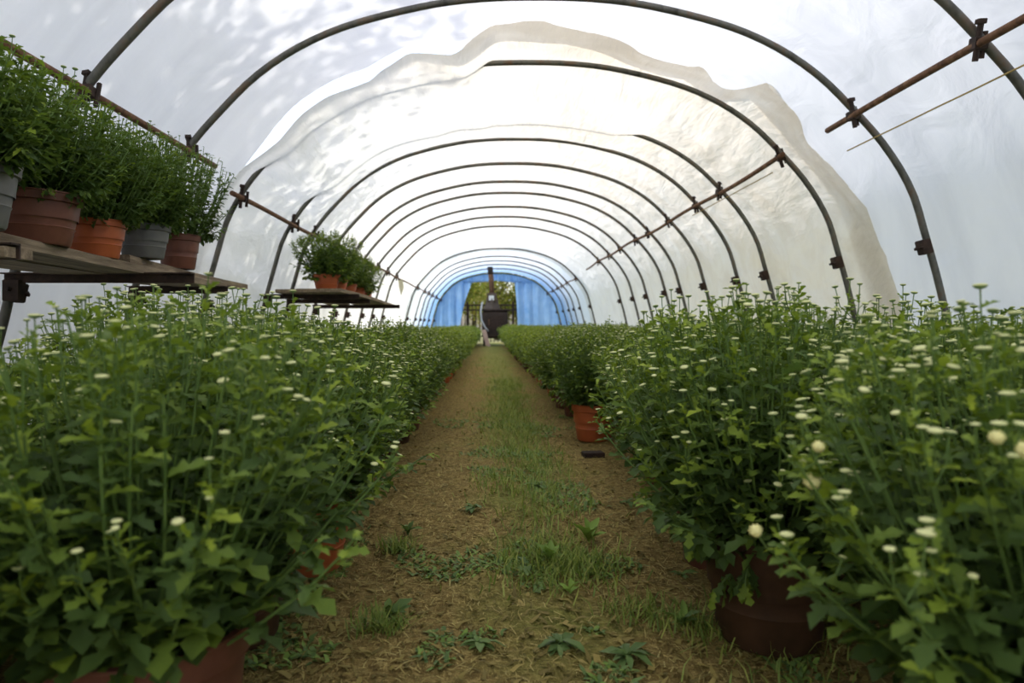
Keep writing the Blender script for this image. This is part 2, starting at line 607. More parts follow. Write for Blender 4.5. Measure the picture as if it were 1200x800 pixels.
def old_span(U):
    e = np.interp(U, [a for a, _ in EDGE], [b for _, b in EDGE])
    k = np.interp(U, [0.38, 0.46], [0.15, 1])
    e = e + k * 0.035 * vnoise(np.stack([U * 40, U * 0], -1), 5, 1.0) + k * 0.018 * vnoise(np.stack([U * 120, U * 0], -1), 6, 1.0)
    return e, np.full_like(U, 18.2)


# clean outer film over the front of the tunnel (Y from behind the camera to just past the third hoop)
def outer_end(U):
    # on the bench side the two films barely overlap, opposite the benches they overlap by more than a metre
    e = np.interp(U, [q for q, _ in EDGE], [w for _, w in EDGE])
    return e + np.interp(U, [0, 0.40, 0.46, 1.0], [0.14, 0.14, 0.34, 0.34])


cl = film_sheet('ceiling', M['film_clear'], lambda U: (np.full_like(U, -6.5), outer_end(U)), 130, 170,
                lambda U, Y: np.full_like(U, 0.058), 11, 0.012)
o = link('ceiling', cl, kind='structure')
o['label'] = 'clean whitish plastic film stretched over the front hoops'

def sstep(a, b, x):
    t = np.clip((x - a) / (b - a), 0, 1)
    return t * t * (3 - 2 * t)


def old_off(U, Y):
    # inside the pipes on top (below the 3rd hoop on one side, below the 4th hoop over the crown), outside elsewhere
    up_ = u_at(-1, 0.955)
    in3 = sstep(up_ + 0.012, up_ + 0.07, U) * (1 - sstep(0.44, 0.475, U))
    in4 = sstep(up_ + 0.012, up_ + 0.07, U) * (1 - sstep(0.60, 0.655, U))
    w3 = np.exp(-((Y - 5.1) / 0.75) ** 2)
    w4 = np.exp(-((Y - 6.35) / 0.62) ** 2)
    ins = np.clip(in3 * w3 + in4 * w4, 0, 1)
    base = 0.030 + 0.0 * Y
    flap = -0.06 * np.exp(-((Y - 4.55) / 0.2) ** 2) * sstep(0.42, 0.5, U)
    return base - 0.125 * ins + flap * vnoise(np.stack([U * 7, Y * 0.7], -1), 31, 3.0)


om = film_sheet('plastic_sheet', M['film_old'], old_span, 220, 300, old_off, 21, 0.017)
o = link('plastic_sheet', om)
o['label'] = 'yellowed old plastic sheet with a ragged torn edge lining the middle hoops'
o['category'] = 'plastic sheet'

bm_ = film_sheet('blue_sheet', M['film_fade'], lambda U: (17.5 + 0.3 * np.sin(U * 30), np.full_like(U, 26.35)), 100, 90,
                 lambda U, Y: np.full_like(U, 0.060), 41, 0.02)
o = link('blue_sheet', bm_)
o['label'] = 'pale blue plastic sheet over the last hoops at the far end'
o['category'] = 'plastic sheet'

# blue curtains that close the far end on both sides of the way out
def end_curtain(side, x_in, x_top, label):
    us = np.linspace(0.004, 0.5, 60)
    if side > 0:
        us = 1 - us
    ax, az, _, _ = arch(us)
    rows = []
    n = 26
    for a_x, a_z in zip(ax, az):
        t = min(a_z / 2.40, 1.0)
        xi = x_in + (x_top - x_in) * t ** 2
        if a_z > 2.34:
            k = (a_z - 2.34) / 0.07
            xi = xi + (CX - 0.02 * side - xi) * min(1, max(0, k)) ** 0.5
        row = []
        for j in range(n):
            f = j / (n - 1)
            xx = a_x + (xi - a_x) * f
            row.append((xx, 26.22 + 0.07 * math.sin(xx * 17 + a_z * 0.8) * (0.3 + 0.7 * f) + 0.02 * math.sin(xx * 41), a_z))
        rows.append(row)
    mb = MB()
    vs_ = [p for r in rows for p in r]
    fs = []
    for i in range(len(rows) - 1):
        for j in range(n - 1):
            fs.append((i * n + j, i * n + j + 1, (i + 1) * n + j + 1, (i + 1) * n + j))
    mb.add(vs_, fs)
    o = link('end_curtain', mb.mesh('end_curtain', M['film_blue'], smooth=True))
    o['label'] = label
    o['category'] = 'curtain'
    return o


end_curtain(-1, -1.15, -0.62, 'blue plastic curtain closing the far end on the bench side')
end_curtain(1, 1.12, 0.98, 'blue plastic curtain closing the far end opposite the benches')

# ------------------------------------------------------------------ hoops
us = np.linspace(0, 1, 90)
hx, hz, _, _ = arch(us)
hoop_mesh = MB().tube([(a, 0, b) for a, b in zip(hx, hz)], 0.0205, 10).mesh('hoop_pipe', M['hoop'], smooth=True)
hoop_mesh.materials[0] = M['hoop']


def clamp_mesh(u, dirn):
    x, z, nx, nz = [float(v) for v in arch(u)]
    t = Vector((-nz, 0, nx)).normalized()
    R = Matrix((Vector((nx, 0, nz)), Vector((0, 1, 0)), t)).transposed()
    mb = MB()
    mb.box((x - nx * 0.026, 0, z - nz * 0.026), (0.062, 0.056, 0.088), R)
    mb.tube([(x - nx * 0.05, -0.04, z - nz * 0.05), (x - nx * 0.05, 0.04, z - nz * 0.05)], 0.011, 6)
    mb.tube([(x - nx * 0.085, 0, z - nz * 0.085), (x - nx * 0.04, 0, z - nz * 0.04)], 0.009, 6)
    return mb.mesh('clamp', M['dark_steel'])


cm_r = clamp_mesh(u_at(1, 0.47), 1)
cm_l = clamp_mesh(u_at(-1, 0.15), -1)
for i, y in enumerate(HOOP_Y):
    name = 'steel_hoop'
    if i == 0:
        lab = 'grey steel tunnel hoop arching just ahead of the camera, outside the picture edges'
    elif i == 1:
        lab = 'grey steel tunnel hoop cut by the picture top, rising behind the near bench plants'
    elif i == 2:
        lab = 'grey steel tunnel hoop whose whole arch just touches the top of the picture'
    elif i == 3:
        lab = 'dark steel tunnel hoop half hidden by the ragged edge of the yellowed sheet'
    elif i == 4:
        lab = 'dark steel tunnel hoop whose crown is hidden by the sagging yellowed sheet'
    elif i < 12:
        lab = 'dark steel tunnel hoop, %s full arch beyond the sagging yellowed sheet' % ordinal(i - 4)
    else:
        lab = 'thin dark tunnel hoop under the blue film, %s from the way out' % ordinal(len(HOOP_Y) - i)
    t = thing(name, lab, 'hoop', (0, y, 0), 0, 'steel hoops of the tunnel')
    link('pipe', hoop_mesh, t)
    link('clamp', cm_r, t)
    if i not in (4, 5, 6):
        link('clamp', cm_l, t)


# ------------------------------------------------------------------ purlins with couplers
def coupler_mesh():
    mb = MB()
    mb.box((0, 0, 0), (0.055, 0.060, 0.055))
    mb.tube([(-0.01, -0.012, -0.075), (-0.01, -0.012, 0.09)], 0.013, 7)
    mb.tube([(0.03, 0.02, -0.06), (0.03, 0.02, 0.055)], 0.011, 7)
    mb.box((-0.01, -0.012, 0.09), (0.034, 0.034, 0.022))
    return mb.mesh('coupler', M['dark_steel'])


cpl = coupler_mesh()


def purlin(label, side, zrel, y0, y1, couplers, bend=0.006, seed=0):
    u = u_at(side, zrel)
    x, z, nx, nz = [float(v) for v in arch(u)]
    x -= nx * 0.042
    z -= nz * 0.042
    t = thing('purlin', label, 'pipe', (x, y0, z), 0, 'rusty pipes tying the hoops')
    n = max(8, int((y1 - y0) * 5))
    r = random.Random(seed)
    ph = r.uniform(0, 6)
    pts = []
    for i in range(n + 1):
        y = (y1 - y0) * i / n
        b = bend * math.sin(y * 2.1 + ph) + bend * 0.6 * math.sin(y * 0.9 + ph * 2)
        pts.append((b * nz, y, -b * nx * side))
    link('pipe', MB().tube(pts, 0.0185, 9).mesh('purlin_pipe', M['rust'], smooth=True), t)
    ang = math.atan2(nx, nz)
    for cy in couplers:
        o = link('coupler', cpl, t)
        o.location = (0.012 * nx, cy - y0 - 0.012, 0.012 * nz)
        o.rotation_euler = (r.uniform(-.35, .35), ang - PI / 2 * 0.6 * side + r.uniform(-.3, .3), r.uniform(-.3, .3))
    return t


purlin('rusty brown pipe with two clamps crossing the near hoops opposite the benches', 1, 1.265, 1.6, 4.36, HOOP_Y[1:3], 0.004, 1)
purlin('long rusty pipe tying the hoops along the yellowed sheet opposite the benches', 1, 1.265, 5.0, 15.2, HOOP_Y[3:12], 0.012, 2)
purlin('thin dark pipe tying the far blue hoops opposite the benches', 1, 1.20, 17.4, 26.1, HOOP_Y[12:], 0.01, 3)
purlin('rusty pipe running behind the foliage of the near bench', -1, 1.045, 1.6, 4.4, HOOP_Y[1:3], 0.004, 4)
purlin('bent rusty pipe tying the hoops above the far bench', -1, 0.955, 4.85, 8.9, HOOP_Y[3:7], 0.014, 5)
purlin('thin pipe with many clamps tying the hoops beyond the far bench', -1, 0.955, 9.2, 26.0, HOOP_Y[7:], 0.012, 6)

# straw-coloured twine and a like thin line along the film
def twine(pts, label):
    o = link('twine', MB().tube(pts, 0.0045, 5).mesh('twine', M['twine'], smooth=True))
    o['label'] = label
    o['category'] = 'twine'


def on_arch(side, zrel, y, inset):
    x, z, nx, nz = [float(v) for v in arch(u_at(side, zrel))]
    return (x - nx * inset, y, z - nz * inset)


twine([on_arch(1, 1.21, 5.35 + 0.3 * k, 0.03 + 0.004 * (k % 2)) for k in range(8)], 'orange twine stretched under the rusty pipe on the yellowed sheet')
twine([on_arch(1, 1.13, 2.4 + 0.28 * k, 0.03 + 0.004 * (k % 2)) for k in range(8)], 'thin pale straw-coloured line running under the near rusty pipe')  # cord added to draw a thin line below the near pipe

sc_ = MB()
for s in (0, 1):
    sc_.add([(-.05, s * .004, 0), (.04, s * .004, .01), (.075, s * .004 + .01, -.16), (.02, s * .004, -.34), (-.03, s * .004 - .01, -.17)], [(0, 1, 2, 3, 4)])
sx_, sz_ = on_arch(-1, 0.955, 14, 0.042)[0], on_arch(-1, 0.955, 14, 0.042)[2]
o = link('plastic_scrap', sc_.mesh('plastic_scrap', M['scrap']))
o.location = (sx_ + 0.02, 13.9, sz_ - 0.012)
o['label'] = 'cream scrap of film hanging from the pipe beyond the far bench'
o['category'] = 'scrap'

# ------------------------------------------------------------------ floor
def ground_z(x, y):
    P = np.stack([np.asarray(x, float) + 50, np.asarray(y, float) + 50], -1)
    return 0.016 * vnoise(P, 3, 2.2) + 0.008 * vnoise(P, 4, 7.0) + 0.004 * vnoise(P, 9, 19.0)


gx = np.r_[np.linspace(-2.75, -0.8, 20), np.linspace(-0.76, 0.96, 96), np.linspace(1.0, 3.3, 22)]
gy = np.r_[np.linspace(-3, 0.75, 18), np.linspace(0.8, 4.5, 180), np.linspace(4.56, 26.3, 150)]
GX, GY = np.meshgrid(gx, gy, indexing='ij')
GV = np.stack([GX, GY, ground_z(GX, GY)], -1).reshape(-1, 3)
gi = np.arange(GV.shape[0]).reshape(len(gx), len(gy))
gq = np.stack([gi[:-1, :-1], gi[1:, :-1], gi[1:, 1:], gi[:-1, 1:]], -1).reshape(-1, 4)
link('floor', np_mesh('floor', GV, np.concatenate([gq[:, [0, 1, 2]], gq[:, [0, 2, 3]]]), [M['path']], smooth=True), kind='structure')

out = MB()
out.add([(-60, -40, -.03), (60, -40, -.03), (60, 90, -.03), (-60, 90, -.03)], [(0, 1, 2, 3)])
link('ground', out.mesh('ground', M['outside_grass']), kind='structure')


# ------------------------------------------------------------------ leaf and bud shapes
def leaf_shape(kind, seed, curl=0.25, fold=0.22):
    """lobed chrysanthemum leaf, unit length along +Y, blade centred on X; returns V, F"""
    r = random.Random(seed)
    if kind == 'hero':
        # (y, half width) along one side: petiole, lobes and sinuses
        edge = [(0.0, 0.02), (0.20, 0.17), (0.34, 0.085), (0.45, 0.29), (0.57, 0.11), (0.76, 0.23), (1.0, 0.0)]
    elif kind == 'mid':
        edge = [(0.0, 0.02), (0.25, 0.20), (0.40, 0.14), (0.60, 0.30), (1.0, 0.0)]
    elif kind == 'blade':
        edge = [(0.0, 0.05), (0.3, 0.16), (0.62, 0.19), (0.86, 0.10), (1.0, 0.0)]
    else:
        edge = [(0.0, 0.03), (0.5, 0.30), (1.0, 0.0)]
    V, F = [], []
    n = len(edge)
    for (y, w) in edge:
        j = 1 + r.uniform(-.12, .12)
        zc = -curl * y * y + 0.05 * math.sin(y * 5)
        V.append((0, y, zc))
        if w > 0:
            V.append((-w * j, y + 0.07 * (w > .18), zc + fold * w + r.uniform(-.03, .03)))
            V.append((w * j, y + 0.07 * (w > .18), zc + fold * w + r.uniform(-.03, .03)))
        else:
            V.append(V[-1]); V.append(V[-1])
    for i in range(n - 1):
        a, b = i * 3, (i + 1) * 3
        if i < n - 2:
            F += [(a, b, a + 1), (a + 1, b, b + 1), (a, a + 2, b), (a + 2, b + 2, b)]
        else:
            F += [(a, b, a + 1), (a, a + 2, b)]
    return np.array(V, float), np.array(F, int)[:, ::-1]


HERO_LEAVES = [leaf_shape('hero', s, c, f) for s, c, f in ((1, .15, .25), (2, .35, .15), (3, .5, .3), (4, .05, .1), (5, .28, .4))]
MID_LEAVES = [leaf_shape('mid', s, c, f) for s, c, f in ((1, .2, .25), (2, .4, .2), (3, .1, .35))]
FAR_LEAVES = [leaf_shape('far', s, c, f) for s, c, f in ((1, .2, .25), (2, .4, .2))]


def bud_shape(n, opened=False, seed=0):
    """flat button bud on its calyx, unit width, top along +Z. returns V,F,mi (0 calyx, 1 petals)"""
    V, F, mi = [], [], []
    if n >= 7:
        prof = [(0.10, -0.30), (0.38, -0.20), (0.50, -0.04), (0.47, 0.06), (0.28, 0.11)]
    else:
        prof = [(0.12, -0.26), (0.50, -0.06), (0.38, 0.08)]
    if opened:
        prof = [(0.10, -0.45), (0.30, -0.36), (0.50, -0.10), (0.52, 0.16), (0.34, 0.42)]
    for k, (r, z) in enumerate(prof):
        for i in range(n):
            a = 2 * PI * (i + 0.5 * (k % 2)) / n
            rr = r * (1 + (0.07 if opened else 0.04) * math.cos(3 * i + k + seed))
            V.append((rr * math.cos(a), rr * math.sin(a), z))
    m = len(prof)
    for k in range(m - 1):
        for i in range(n):
            j = (i + 1) % n
            p = 1 if k >= (min(2, m - 2) if not opened else 1) else 0
            F += [(k * n + i, k * n + j, (k + 1) * n + i), (k * n + j, (k + 1) * n + j, (k + 1) * n + i)]
            mi += [p, p]
    V.append((0, 0, prof[-1][1] + (0.02 if not opened else 0.10)))
    c = len(V) - 1
    for i in range(n):
        F.append(((m - 1) * n + i, (m - 1) * n + (i + 1) % n, c))
        mi.append(1)
    if opened:
        r = random.Random(seed)
        for ring, (rad, z0, cnt) in enumerate(((0.30, 0.36, 7), (0.46, 0.16, 10), (0.5, -0.05, 10))):
            for i in range(cnt):
                a = 2 * PI * (i + 0.5 * ring) / cnt + r.uniform(-.1, .1)
                d = np.array((math.cos(a), math.sin(a), 0))
                s = np.array((-math.sin(a), math.cos(a), 0))
                b = len(V)
                p0 = d * rad * 0.8 + np.array((0, 0, z0 - .06))
                p1 = d * (rad + .10) + np.array((0, 0, z0 + .10))
                V += [tuple(p0 - s * .06), tuple(p0 + s * .06), tuple(p1 + s * .085), tuple(p1 - s * .085), tuple(d * (rad * .9 + .04) + np.array((0, 0, z0 + .23)))]
                F += [(b, b + 1, b + 2), (b, b + 2, b + 3), (b + 3, b + 2, b + 4)]
                mi += [1, 1, 1]
    return np.array(V, float), np.array(F, int), np.array(mi, int)


HERO_BUD = bud_shape(8)
MID_BUD = bud_shape(6)
FAR_BUD = bud_shape(4)
OPEN_BUDS = [bud_shape(9, True, s) for s in range(3)]

# meshes shared by the leaves and buds that stand as parts of their own
LEAF_OBJ = []
for vi, (V, F) in enumerate(HERO_LEAVES):
    for tint in (0.12, 0.32, 0.50, 0.70, 0.92):
        LEAF_OBJ.append((vi, tint, np_mesh('chrysanthemum_leaf', V, F, [M['leaf']], np.full(len(V), tint), smooth=False)))
BUD_OBJ = np_mesh('flower_bud', HERO_BUD[0], HERO_BUD[1], [M['bud_green'], M['bud_cream']], None, HERO_BUD[2], True)
OPEN_OBJ = [np_mesh('opening_flower', v, f, [M['bud_green'], M['bud_yellow']], None, mi) for v, f, mi in OPEN_BUDS]


# ------------------------------------------------------------------ chrysanthemum generator
def frames(pos, d, up, L):
    """(k,4,4) matrices: local +Y along d, +Z near up, uniform scale L"""
    d = d / (np.linalg.norm(d, axis=1, keepdims=True) + 1e-9)
    x = np.cross(d, up)
    x /= np.linalg.norm(x, axis=1, keepdims=True) + 1e-9
    n = np.cross(x, d)
    Mx = np.zeros((len(pos), 4, 4))
    Mx[:, :3, 0] = x * L[:, None]
    Mx[:, :3, 1] = d * L[:, None]
    Mx[:, :3, 2] = n * L[:, None]
    Mx[:, :3, 3] = pos
    Mx[:, 3, 3] = 1
    return Mx


def tubes(paths, radii, n):
    """paths (k,m,3) -> triangle tubes"""
    k, m, _ = paths.shape
    d = np.gradient(paths, axis=1)
    d /= np.linalg.norm(d, axis=2, keepdims=True) + 1e-9
    ref = np.zeros_like(d)
    ref[..., 0] = 0.3
    ref[..., 1] = 1.0
    s = np.cross(d, ref)
    s /= np.linalg.norm(s, axis=2, keepdims=True) + 1e-9
    t = np.cross(d, s)
    a = np.arange(n) * 2 * PI / n
    V = paths[:, :, None, :] + (s[:, :, None, :] * np.cos(a)[None, None, :, None] + t[:, :, None, :] * np.sin(a)[None, None, :, None]) * radii[:, :, None, None]
    V = V.reshape(-1, 3)
    idx = np.arange(k * m * n).reshape(k, m, n)
    A, B = idx[:, :-1, :], idx[:, 1:, :]
    A2, B2 = np.roll(A, -1, 2), np.roll(B, -1, 2)
    F = np.concatenate([np.stack([A, A2, B2], -1).reshape(-1, 3), np.stack([A, B2, B], -1).reshape(-1, 3)])
    return V, F


def grow(seed, R, Hf, n_stem, leaves_per, leaf_len, bud_frac=0.85, skirt=0.3, peds=(2, 4), bud_w=0.017, hang=0.0):
    """returns dict with stem paths, leaf frames, tints, peduncle paths, bud frames. Origin at the soil."""
    r = np.random.default_rng(seed)
    n_sk = int(n_stem * skirt)
    rad = np.sqrt((np.arange(n_stem) + 0.5) / n_stem)
    ang = np.arange(n_stem) * 2.39996 + r.uniform(-.35, .35, n_stem)
    lump = 1 + 0.10 * np.sin(ang * 2 + r.uniform(0, 6)) + 0.07 * np.sin(ang * 5 + r.uniform(0, 6))
    tip = np.stack([np.cos(ang) * rad * R * lump * 0.93, np.sin(ang) * rad * R * lump * 0.93,
                    Hf * (1 - 0.30 * rad ** 3) * r.uniform(0.90, 1.06, n_stem)], 1)
    sk_a = r.uniform(0, 2 * PI, n_sk)
    sk = np.stack([np.cos(sk_a), np.sin(sk_a), np.zeros(n_sk)], 1) * (R * r.uniform(0.72, 1.03, n_sk))[:, None]
    sk[:, 2] = Hf * (hang + (0.66 - hang) * r.uniform(0, 1, n_sk))
    sk[:, :2] *= np.clip(0.62 + 1.3 * sk[:, 2:3] / Hf, 0.5, 1.0)
    tip = np.concatenate([tip, sk])
    k = len(tip)
    b_a = np.arctan2(tip[:, 1], tip[:, 0])
    b_r = 0.09 * np.clip(np.hypot(tip[:, 0], tip[:, 1]) / R, 0.1, 1)
    base = np.stack([np.cos(b_a) * b_r, np.sin(b_a) * b_r, np.full(k, -0.01)], 1)
    ctrl = base + (tip - base) * np.array([0.62, 0.62, 0.40]) + np.c_[r.normal(0, .02, (k, 2)), r.uniform(0, .05, k)]
    m = 7
    t = np.linspace(0, 1, m)[None, :, None]
    paths = (1 - t) ** 2 * base[:, None] + 2 * t * (1 - t) * ctrl[:, None] + t ** 2 * tip[:, None]
    rads = np.linspace(0.0031, 0.0017, m)[None].repeat(k, 0)
    # leaves along every stem
    lt = np.clip(np.linspace(0.16, 1.0, leaves_per)[None] ** 0.85 + r.uniform(-.03, .03, (k, leaves_per)), 0, 1)
    tt = lt[..., None]
    pos = (1 - tt) ** 2 * base[:, None] + 2 * tt * (1 - tt) * ctrl[:, None] + tt ** 2 * tip[:, None]
    tan = 2 * (1 - tt) * (ctrl - base)[:, None] + 2 * tt * (tip - ctrl)[:, None]
    tan /= np.linalg.norm(tan, axis=2, keepdims=True)
    az = (np.arange(leaves_per)[None] * 2.39996 + r.uniform(0, 6.28, k)[:, None] + r.uniform(-.4, .4, (k, leaves_per)))
    outd = np.stack([np.cos(az), np.sin(az), np.zeros_like(az)], -1)
    radial = np.stack([pos[..., 0], pos[..., 1], np.zeros_like(az)], -1) / R
    outd = outd + 0.55 * radial
    outd /= np.linalg.norm(outd, axis=2, keepdims=True) + 1e-9
    lift = (0.05 + 0.85 * lt ** 1.5 + r.uniform(-.35, .35, lt.shape))[..., None]
    d = outd + tan * lift
    low = np.clip(1 - tip[:, 2] / (0.32 * Hf), 0, 1.2)[:, None, None]
    d = d - np.array([0, 0, 1.0]) * low * r.uniform(0.5, 1.4, lt.shape)[..., None]
    size = leaf_len * (1.12 - 0.62 * lt ** 2.2) * r.uniform(0.75, 1.2, lt.shape)
    up = np.zeros_like(d)
    up[..., 2] = 1.0
    up += r.normal(0, .28, d.shape)
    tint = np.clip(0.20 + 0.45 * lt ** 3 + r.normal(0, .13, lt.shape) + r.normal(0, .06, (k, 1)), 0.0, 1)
    LM = frames(pos.reshape(-1, 3), d.reshape(-1, 3), up.reshape(-1, 3), size.reshape(-1))
    # peduncles and buds
    P, B, X = [], [], []
    main_tan = (tip - ctrl) / np.linalg.norm(tip - ctrl, axis=1, keepdims=True)
    for i in range(k):
        if r.random() > bud_frac or (i >= n_stem and (tip[i, 2] < 0.33 * Hf or r.random() > 0.88)):
            continue
        q = int(r.integers(peds[0], peds[1] + 1))
        a0 = r.uniform(0, 6.28)
        for j in range(q):
            a = a0 + j * 2.4
            sp = 0.0 if j == 0 else r.uniform(.018, .05)
            st = tip[i] - main_tan[i] * (0 if j == 0 else r.uniform(.02, .07))
            hgt = r.uniform(.012, .04) if j == 0 else r.uniform(.02, .055)
            e = st + np.array([math.cos(a) * sp, math.sin(a) * sp, 0]) + main_tan[i] * 0.4 * hgt + np.array([0, 0, hgt])
            md = (st + e) / 2 + np.array([math.cos(a) * sp * .25, math.sin(a) * sp * .25, -0.004])
            P.append((st, md, e))
            w = bud_w * r.uniform(0.62, 1.2)
            dirn = (e - md) + np.array([0, 0, .01])
            dirn /= np.linalg.norm(dirn)
            for bq in range(2):
                ba = a + 1.5 + bq * 2.7 + r.uniform(-.4, .4)
                X.append((st + (e - st) * r.uniform(.05, .5), np.array([math.cos(ba), math.sin(ba), r.uniform(.5, 1.5)]), leaf_len * r.uniform(.32, .58)))
            B.append((e + dirn * w * 0.24, dirn, w))
    P = np.array(P)
    bp = np.array([b[0] for b in B])
    bd = np.array([b[1] for b in B])
    bw = np.array([b[2] for b in B])
    xp, xd, xl = (np.array([q[i] for q in X]) for i in range(3))
    xu = np.zeros_like(xd)
    xu[:, 2] = 1
    xu += r.normal(0, .3, xd.shape)
    LM = np.concatenate([LM, frames(xp, xd, xu, xl)])
    tint = np.r_[tint.reshape(-1), np.clip(r.normal(.66, .13, len(xl)), 0, 1)]
    pos = np.concatenate([pos.reshape(-1, 3), xp])
    size = np.r_[size.reshape(-1), xl]
    Bf = frames(bp, np.cross(bd, np.array([[1.0, .2, 0]])), bd, bw)
    return dict(paths=paths, rads=rads, leaves=LM, tint=tint.reshape(-1), peds=P, buds=Bf, bud_pos=bp, bud_w=bw,
                leaf_pos=pos.reshape(-1, 3), size=size.reshape(-1))


def stems_mesh(g, n):
    V1, F1 = tubes(g['paths'], g['rads'], n)
    V2, F2 = tubes(g['peds'], np.full(g['peds'].shape[:2], 0.0013), 3)
    V, F, _, _ = join([(V1, F1, None, 0), (V2, F2, None, 0)])
    return np_mesh('stems', V, F, [M['stem']], smooth=True)


def leaves_mesh(LM, tint, shapes, seed, add=0.0):
    r = np.random.default_rng(seed)
    pick = r.integers(0, len(shapes), len(LM))
    parts = []
    for i, (V, F) in enumerate(shapes):
        s = pick == i
        if not s.any():
            continue
        v, f = scatter(V, F, LM[s])
        parts.append((v, f, np.repeat(tint[s], len(V)), 0))
    V, F, T, _ = join(parts)
    return np_mesh('foliage', V, F, [M['leaf']], np.clip(T + add, 0, 1))


def buds_mesh(Bf, shape, petal='bud_cream'):
    # frames() puts the bud's axis on local +Z
    V, F = scatter(shape[0], shape[1], Bf)
    return np_mesh('flower_buds', V, F, [M['bud_green'], M[petal]], None, np.tile(shape[2], len(Bf)), True)


# ------------------------------------------------------------------ pots
def pot_mesh(rt, h, mat, ribs=True):
    rb = rt * 0.74
    def rad(z):
        return rb + (rt * 0.94 - rb) * z / h
    prof = [(0.0, 0.0), (rb * 0.96, 0.0), (rb, 0.006)]
    for z in (0.30, 0.34, 0.36, 0.56, 0.60, 0.62):
        bumpo = {0.34: 0.010, 0.60: 0.010}.get(z, 0.0) if ribs else 0.0
        prof.append((rad(z * h) + bumpo * rt * 2.0, z * h))
    rim = h * 0.80
    prof += [(rad(rim), rim), (rt * 0.985, rim + 0.004), (rt, h - 0.006), (rt * 1.02, h - 0.004), (rt * 1.02, h), (rt * 0.94, h), (rt * 0.93, h * 0.86), (rt * 0.88, h * 0.5)]
    return MB().lathe(prof, 32).mesh('pot', M[mat], smooth=False)


def soil_mesh(rt, h):
    n = 20
    r = random.Random(int(rt * 1000))
    prof = [(0.001, 0.010), (rt * 0.3, 0.012), (rt * 0.6, 0.004), (rt * 0.915, -0.004)]
    mb = MB().lathe([(a, h * 0.84 + z + r.uniform(-.003, .003)) for a, z in prof[::-1]], n)
    return mb.mesh('soil', M['soil'], smooth=True)


_pots = {}


def pot_parts(root, rt, h, mat, smooth_ring=True):
    key = (round(rt, 3), round(h, 3), mat)
    if key not in _pots:
        m = pot_mesh(rt, h, mat)
        m.shade_smooth() if hasattr(m, 'shade_smooth') else None
        try:
            m.set_sharp_from_angle(angle=math.radians(35))
        except Exception:
            pass
        _pots[key] = (m, soil_mesh(rt, h))
    link('pot', _pots[key][0], root)
    link('soil', _pots[key][1], root)


POTWORD = {'pot_brown': 'brown', 'pot_orange': 'orange', 'pot_grey': 'grey', 'pot_dark': 'dark brown'}
CAT = 'potted plant'
CAMV = np.array([0, 0, H])


def hero_plant(label, x, y, z, seed, R, Hf, pot, rt=0.145, ph=0.235, n_stem=95, lp=12, leaf=0.062, n_leaf_obj=90, n_bud_obj=110,
               bud_w=0.017, opened=0, group=None, rz=0.0, peds=(2, 4), bud_frac=0.85, tint_add=0.0, hang=0.02, skirt=0.42):
    root = thing('potted_chrysanthemum', label, CAT, (x, y, z), 0, group)
    pot_parts(root, rt, ph, pot)
    g = grow(seed, R, Hf, n_stem, lp + 3, leaf, bud_frac, 0.52 if hang < 0 else skirt, peds, bud_w, hang)
    soil_z = ph * 0.84
    off = np.array([0, 0, soil_z])
    o = link('stems', stems_mesh(g, 5), root, kind='stuff')
    o.location = (0, 0, soil_z)
    # rank leaves by how large they show from the camera
    wp = g['leaf_pos'] + off + np.array([x, y, z])
    tocam = CAMV - wp
    dist = np.linalg.norm(tocam, axis=1)
    outw = g['leaf_pos'] / (np.array([R, R, Hf * 1.1])) 
    front = (outw * (tocam / dist[:, None])).sum(1) + 0.25 * outw[:, 2]
    score = g['size'] / dist * (0.2 + np.clip(front, 0, 2))
    order = np.argsort(-score)
    sel = order[:n_leaf_obj]
    rest = order[n_leaf_obj:]
    tint = np.clip(g['tint'] + tint_add, 0, 1)
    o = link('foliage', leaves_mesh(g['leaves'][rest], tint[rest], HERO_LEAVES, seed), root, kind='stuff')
    o.location = (0, 0, soil_z)
    tl = np.array([0.12, 0.32, 0.50, 0.70, 0.92])
    rr = random.Random(seed)
    for i in sel:
        ti = int(np.argmin(abs(tl - tint[i])))
        o = bpy.data.objects.new('leaf', LEAF_OBJ[rr.randrange(5) * 5 + ti][2])
        C.objects.link(o)
        o.parent = root
        Mx = Matrix(g['leaves'][i].tolist())
        Mx.translation += Vector((0, 0, soil_z))
        o.matrix_local = Mx
    # buds
    wb = g['bud_pos'] + off + np.array([x, y, z])
    tb = CAMV - wb
    db = np.linalg.norm(tb, axis=1)
    ob = (g['bud_pos'] / np.array([R, R, Hf * 1.1]) * (tb / db[:, None])).sum(1)
    ordb = np.argsort(-(g['bud_w'] / db * (0.4 + np.clip(ob + .4, 0, 2))))
    selb, restb = ordb[:n_bud_obj], ordb[n_bud_obj:]
    nop = 0
    for q, i in enumerate(selb):
        op = opened > 0 and g['bud_pos'][i, 2] < Hf * 0.80 and nop < opened and rr.random() < 0.3
        nop += op
        me = OPEN_OBJ[rr.randrange(3)] if op else BUD_OBJ
        o = bpy.data.objects.new('opening_flower' if op else 'flower_bud', me)
        C.objects.link(o)
        o.parent = root
        Mx = Matrix(g['buds'][i].tolist())
        tr = Mx.translation.copy()
        if op:
            Mx = Mx @ Matrix.Scale(rr.uniform(1.1, 1.4), 4)
        Mx.translation = tr + Vector((0, 0, soil_z))
        o.matrix_local = Mx
    if len(restb):
        o = link('flower_buds', buds_mesh(g['buds'][restb], HERO_BUD), root, kind='stuff')
        o.location = (0, 0, soil_z)
    return root


